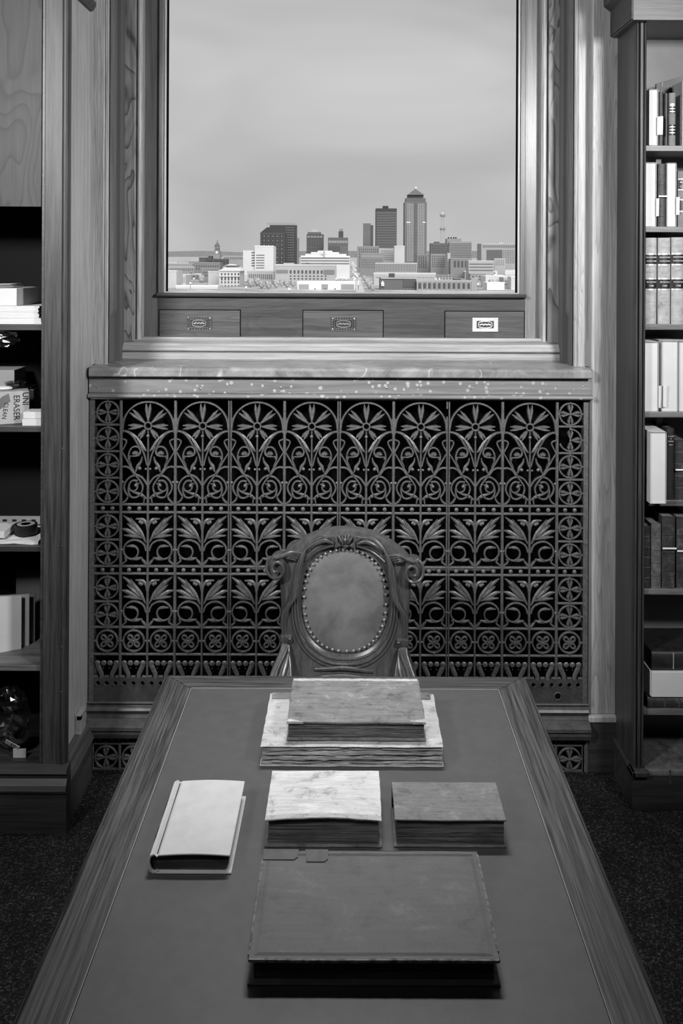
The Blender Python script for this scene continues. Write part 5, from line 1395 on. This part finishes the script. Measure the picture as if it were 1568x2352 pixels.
# ---- middle distance
building('dark brick block standing at the foot of the mast', 989, 1030, 559, 1600, .13, ((991, 1029, 562, 588, 9, 5, .45, .45, .08),), 25, True, 'office_building', lambda t, D: pbox(t, D, 999, 1010, 555, 560, .12, 'penthouse', 15, 8))
building('striped office block with rooftop plant beside the mast', 1032, 1083, 555, 1450, .30, ((1033, 1082, 558, 592, 1, 9, 1.0, .42, .15),), 25, False, 'office_building',
         lambda t, D: (pbox(t, D, 1027, 1060, 548, 560, .27, 'plant_room', 25, 6), [pbox(t, D, x, x+3, 544.5, 548, .03, 'vent', 4, 10) for x in (1030, 1036, 1042, 1047)]))
building('wide pale office block with recessed dark panel', 1105, 1200, 559.5, 1350, .34, ((1108, 1190, 562, 570, 20, 1, .5, .6, .15), (1154, 1198, 574, 605, 11, 8, .45, .5, .15)), 45, True, 'office_building', lambda t, D: (pbox(t, D, 1117, 1153, 574, 600, .12, 'dark_panel', 1, -.6), pbox(t, D, 1146, 1158, 556.5, 560, .5, 'roof_dome', 8, 8)))
building('long brown brick block behind the cupola tower', 820, 870, 566, 1550, .24, ((823, 869, 570, 614, 10, 8, .4, .5, .08),), 25, True)
building('pale windowed block below the dark slab skyscraper', 870, 905, 571, 1500, .36, ((874, 903, 574, 598, 8, 5, .45, .5, .15),), 25, True)
building('blank white block below the dark slab skyscraper', 905.5, 929, 565, 1450, .50, (), 25, True)
building('brown office block with row of top windows', 827, 881, 583, 1250, .22, ((829, 879, 586, 591, 14, 1, .5, .7, .45), (829, 879, 594, 616, 14, 4, .4, .45, .15)), 25, True)
building('pale ribbed parking structure below the tallest skyscraper', 862, 957, 604, 1150, .36, ((863, 956, 606, 624, 26, 1, .4, .95, .15),), 25, True, 'parking_garage')
building('red brick corner block with tall windows', 957, 988, 585, 1300, .21, ((960, 980, 588, 615, 4, 7, .5, .5, .08), (960, 980, 588, 615, 2, 4, .2, .2, .45)), 25, True)
building('broad brick hotel block with scattered lit windows', 989, 1027, 584, 1250, .25, ((991, 1025, 587, 614, 8, 6, .4, .45, .08), (991, 1025, 587, 614, 5, 3, .16, .22, .45)), 25, True)
building('grey block with dark pilasters below the striped office', 1034.3, 1075, 594, 1190, .22, ((1040, 1074, 599, 614, 4, 1, .55, .95, .08),), 20, True)
building('blank pale stair tower between brick blocks', 1027.5, 1034, 582, 1212, .45, (), 30, True)
building('low pale office with long strip windows by the wide office', 1076, 1134, 599, 1100, .40, ((1078, 1132, 603, 624, 1, 3, 1.0, .3, .15),), 25, True)
building('pale block peeping behind the parking structure', 1135, 1160, 594, 1250, .38, ((1137, 1158, 597, 610, 5, 3, .4, .4, .15),), 25, True)
# white terraced building
def terr(t, D):
    for k, (x0, x1, y0) in enumerate(((700, 795, 583), (713, 778, 579), (728, 762, 575.5))): pbox(t, D, x0, x1, y0, y0+5, .62, 'terrace', 25, 6+6*k)
    pbox(t, D, 742, 746, 574, 590, .4, 'stair_tower', 4, -1)
building('white stepped terraced building with long horizontal bands', 691, 803, 588, 1150, .60, ((691.5, 802, 590, 608, 1, 3, 1.0, .35, .15),), 25, True, 'terraced_building', terr)
# white office left of the apartment block
building('tall white office with rows of dark window strips', 585, 628, 565, 1050, .58, ((588, 607, 583, 618, 1, 6, 1, .28, .15), ), 35, True, 'office_building',
         lambda t, D: (pbox(t, D, 557, 586, 575, 640, .60, 'side_wing', 30, 3), [pbox(t, D, 577, 584.5, 579+6*k, 581+6*k, .12, 'window', 1, 2.4) for k in range(6)]))
building('low grey hall with columned porch', 567, 628, 622, 950, .42, ((570, 626, 628, 642, 12, 1, .5, .8, .15), (570, 626, 645, 652, 12, 1, .4, .6, .25)), 30, True, 'hall')
building('long brick hotel with grid of dark windows', 632, 771, 607.5, 900, .40, ((663, 752, 620, 629, 10, 1, .45, .75, .08), (663, 752, 631, 656, 10, 4, .4, .38, .08)), 35, True, 'hotel',
         lambda t, D: (pbox(t, D, 634, 651, 620, 627, .20, 'dark_panel', 1, -.5), pbox(t, D, 652, 661, 620, 627, .20, 'dark_panel', 1, -.5), pbox(t, D, 743, 768, 620, 630, .20, 'dark_panel', 1, -.5), pbox(t, D, 650, 674, 604, 608, .42, 'roof_block', 12, 4), pyramid(t, D+8, 694, 716, 609, 603.5, .10, 'roof_lantern', 14, .2)))
def low_white(t, D):
    for x0, x1, v in ((686, 709, .30), (738, 753, .28), (783, 813, .30)): pbox(t, D, x0, x1, 653, 668, v, 'glazed_bay', 1, -.4)
    for x in (722, 745, 768): pbox(t, D, x, x+2.5, 662, 667, .08, 'doorway', 1, -.6)
building('low flat roofed white building close below the sill line', 683, 815, 647, 780, .78, (), 30, True, 'low_building', low_white)
# classical city hall
def hall(t, D):
    pyramid(t, D-1, 502, 556, 622, 614.5, .62, 'hipped_roof', 38, .6); pbox(t, D, 516, 542, 609.5, 616, .22, 'lantern', 14, 10); pyramid(t, D+8, 514, 544, 610, 606.5, .6, 'lantern_roof', 18, .3)
    for k in range(6): pbox(t, D, 508+7.7*k, 511+7.7*k, 636, 643, .06, 'window', .6, -.5)
    for k in range(6): pbox(t, D, 508+7.7*k, 510.5+7.7*k, 627.5, 632, .06, 'window', .6, -.5); pbox(t, D, 508+7.7*k, 510.5+7.7*k, 646, 650, .06, 'window', .6, -.5); pbox(t, D, 508+7.7*k, 511+7.7*k, 655, 660, .10, 'window', .6, -.5)
    pbox(t, D, 502.5, 551, 633.5, 635, .7, 'cornice', 1, -1)
building('square classical city hall with hipped roof and lantern', 503, 550, 621, 850, .55, (), 38, True, 'city_hall', hall)
building('blank pale box building beside the classical city hall', 478, 504, 624, 880, .48, (), 30, True)
# courthouse with domed clock tower
def court(t, D):
    pbox(t, D, 490, 503, 575, 592, .22, 'clock_stage', 10, 4); pbox(t, D, 488.5, 504.5, 585, 594, .26, 'tower_base', 13, 2)
    pbox(t, D, 492, 501.5, 569, 575.5, .14, 'belfry', 8, 5); c = at(496.7, 568, D)
    obj('dome', MB().lathe([(4.0, 0), (3.9, 1.5), (3.0, 4), (1.5, 6), (.6, 7), (.5, 9.5), (.1, 11)], (c.x, D+9, c.z), 12), cm(.13), t)
    f = at(496.6, 579.5, D); obj('clock_face', MB().dome((f.x, D+3.9, f.z), 1.6, .3, 12, 2), plain('lit_clock', .9, .5, emit=1.0), t)
    pbox(t, D, 477, 486, 588, 600, .08, 'side_tower', 8, 4)
building('old courthouse with domed clock tower', 487, 519, 595, 1300, .09, ((490, 517, 598, 606, 7, 2, .45, .6, .03),), 30, True, 'courthouse', court)
building('dark long block to the side of the courthouse', 457, 489, 592, 1320, .10, (), 30, True)
building('long pale low block behind the courthouse', 512, 560, 588, 1700, .30, ((514, 558, 590, 596, 10, 1, .5, .7, .15),), 30, True)
building('brown warehouse block below the courthouse', 446, 505, 603, 1100, .20, ((449, 503, 608, 620, 10, 2, .4, .5, .08),), 25, True)
building('grey brick block with windowed facade near the courthouse', 462, 503, 617, 960, .22, ((465, 500, 622, 636, 9, 2, .4, .5, .08),), 30, True)
building('low grey shed at the far left of the view', 384, 442, 606, 1250, .27, (), 25, True, 'shed')
building('pale grey near block cut by the window frame', 376, 405, 622, 800, .50, (), 30, True)
building('small pale block beside the near grey block', 405, 426, 632, 860, .50, ((407, 425, 636, 650, 5, 1, .4, .9, .25),), 30, True)
building('long low white roofed hall in front of the city hall', 404, 500, 656, 790, .62, (), 25, True, 'hall')
building('long low block with strip of light roofs near the river', 386, 556, 612, 1160, .30, ((390, 470, 616, 622, 16, 1, .4, .6, .15),), 30, True)
# right foreground
def darkb(t, D):
    pbox(t, D, 894, 907, 628.5, 640, .08, 'chimney', 8, 6); p = at(876, 668, D-2); pyramid(t, D-2, 874, 883, 652, 645, .65, 'gable', 4, .1); pbox(t, D, 875, 882, 652, 657, .6, 'dormer', 4, -2)
    pbox(t, D, 926, 954, 640, 659, .09, 'dark_bay', 1, -.6); pbox(t, D, 874, 955, 638, 640, .5, 'roof_edge', 2, -1)  # bay panel in a darker facade tone
building('dark brick warehouse with chimney and small white gable', 873, 955, 639, 780, .13, ((928, 953, 643, 657, 4, 2, .3, .4, .15), (880, 953, 661, 668, 10, 1, .4, .7, .15)), 30, False, 'warehouse', darkb)
building('long brick school with tall windows between pilasters', 956.5, 1083, 644, 775, .30, ((958, 1081, 650, 663, 11, 1, .55, .9, .08), (958, 1081, 650, 663, 33, 2, .2, .3, .45)), 30, True, 'school',
         lambda t, D: ([pbox(t, D, 957+11.4*k, 958.5+11.4*k, 646, 670, .4, 'pilaster', 1, -.6) for k in range(12)], pbox(t, D, 1083, 1095, 640, 672, .34, 'annex', 20, 4), pbox(t, D, 1043, 1060, 641, 645, .07, 'roof_unit', 6, 6)))
building('long low flat building behind the brick warehouse', 858, 1000, 627, 900, .44, ((862, 998, 634, 640, 30, 1, .4, .5, .25),), 30, True)
building('white box building near the right side of the glass', 1115, 1155, 634, 850, .66, (), 30, True)
building('pale block with windows beside the white box building', 1156.5, 1172, 638, 822, .45, ((1158, 1171, 642, 656, 4, 2, .4, .5, .15),), 25, True)
building('low white shed with stripes in front of the white box', 1118, 1158, 649, 790, .80, (), 25, True, 'shed')
building('small grey block between trees and the white box', 1173.5, 1215, 636, 795, .52, (), 18, True)
# small low buildings that fill the blocks between the named ones
rc = random.Random(23)
for k in range(70):
    py = rc.uniform(604, 646); px = rc.choice([rc.uniform(388, 680), rc.uniform(840, 1190)]); D = 30*F/(py-585)
    D = clear_depth(px, py, D, 14.0)
    if D < 930: continue
    c = at(px, 600, D); w = rc.uniform(14, 34); h = rc.uniform(4, 9); v = rc.choice([.2, .3, .42, .55, .66]); rv = rc.choice([.3, .6, .75])
    if abs(c.x-at(822, 640, D).x) < w/2+25: continue
    t = thing('low_building', (c.x, D, GZ), 'small %s low building with %s roof among the downtown blocks' % ({.2: 'dark brick', .3: 'grey', .42: 'light grey', .55: 'pale', .66: 'white'}[v], {.3: 'grey', .6: 'pale', .75: 'white'}[rv]), 'building', 'small low buildings in the city')
    obj('wall', MB().box(c.x-w/2, c.x+w/2, D, D+16, GZ, GZ+h), cm(v), t); obj('roof', MB().box(c.x-w/2-.4, c.x+w/2+.4, D-.4, D+16.4, GZ+h, GZ+h+.7), cm(rv), t)
    mb = MB(); slabwin(mb, c.x-w*.44, c.x+w*.44, GZ+1, GZ+h-1, D, int(w/4), 2, .5, .45, .3); obj('windows', mb, WM[rc.choice([.08, .15, .45])], t, kind='stuff')
    BLD.append((c.x-w/2-4, c.x+w/2+4, D-4, D+20))
# roads, trees and lights
rd = MB(); A = [at(x, y, 30*F/(y-585)) for x, y in ((806, 600), (812, 600), (838, 672), (818, 672))]
rd.add([(p.x, p.y, GZ+.1) for p in A] + [(p.x, p.y, GZ) for p in A], [(0,3,2,1), (4,5,6,7), (0,1,5,4), (1,2,6,5), (2,3,7,6), (3,0,4,7)])
tag(obj('street', rd, cm(.55)), kind='structure')
rnd = random.Random(11)
lamp_m = plain('lamp_glow', .9, .5, emit=2.2)
pole = MB().tube([(0, 0, 0), (0, 0, 9)], .25, 5).mesh('lamp_pole', cm(.2)); globe = MB().ball((0, 0, 9.6), .75, 6, 4).mesh('lamp_globe', lamp_m)
spots = [(806+ (y-600)*.2 + rnd.uniform(-3, 10), y) for y in (604, 607, 611, 615, 619, 622, 625, 628, 631, 634, 637, 640, 643, 647, 652)] + \
        [(436, 626), (446, 623), (437, 650), (470, 622), (445, 640), (544, 600), (546, 611), (555, 633), (565, 660), (664, 664), (772, 640), (782, 637), (790, 638), (795, 640), (846, 616), (858, 615),
         (1004, 621), (1010, 624), (1030, 632), (1062, 622), (1103, 623), (1138, 631), (1153, 617), (1158, 625), (1180, 627), (1098, 652), (1140, 640), (1001, 641), (1009, 641)]
for i, (px, py) in enumerate(spots):
    D = clear_depth(px, py, 30*F/(py-585)*.82)
    p = at(px, py, D); zlow = p.z-9.6
    t = thing('street_lamp', (p.x, D, zlow), 'lit street lamp along the bright avenue between downtown blocks' if i < 15 else 'lit street lamp between the low downtown buildings', 'street lamp', 'avenue street lamps' if i < 15 else 'street lamps in the city'); t['_local'] = 1
    if zlow > GZ+.3: obj('lamp_mast', MB().tube([(0, 0, GZ-zlow), (0, 0, 0)], .25, 5), cm(.2), t)
    link('lamp_pole', pole, t); link('lamp_globe', globe, t)
crown = crumple(MB(), (0, 0, 6.5), 4.2, (1, 1, 1.05), 2.2, 12, 8, .5, .02).mesh('tree_crown', plain('bare_twigs', .36, .9, 0, .4, .6)); trunk = MB().tube([(0, 0, 0), (0, 0, 4)], [.4, .25], 6).mesh('tree_trunk', cm(.1))
for px, py in [(618+14*k+rnd.uniform(-2, 2), 662+rnd.uniform(-3, 3)) for k in range(5)] + [(1092+9*k, 655+rnd.uniform(-12, 8)) for k in range(5)] + [(842, 655), (848, 664), (836, 645), (855, 668), (590, 658), (600, 664), (575, 661), (432, 646), (424, 650), (462, 650)]:
    D = clear_depth(px, py, 30*F/(py-585), 2.0); p = at(px, py, D)
    t = thing('tree', (p.x, D, GZ), 'bare pale street tree among the low city buildings', 'tree', 'street trees in the city'); t['_local'] = 1
    sc = rnd.uniform(.5, .85); t.scale = (sc, sc, sc)
    link('crown', crown, t); link('trunk', trunk, t)

for o in bpy.data.objects:
    if '_local' in o: del o['_local']
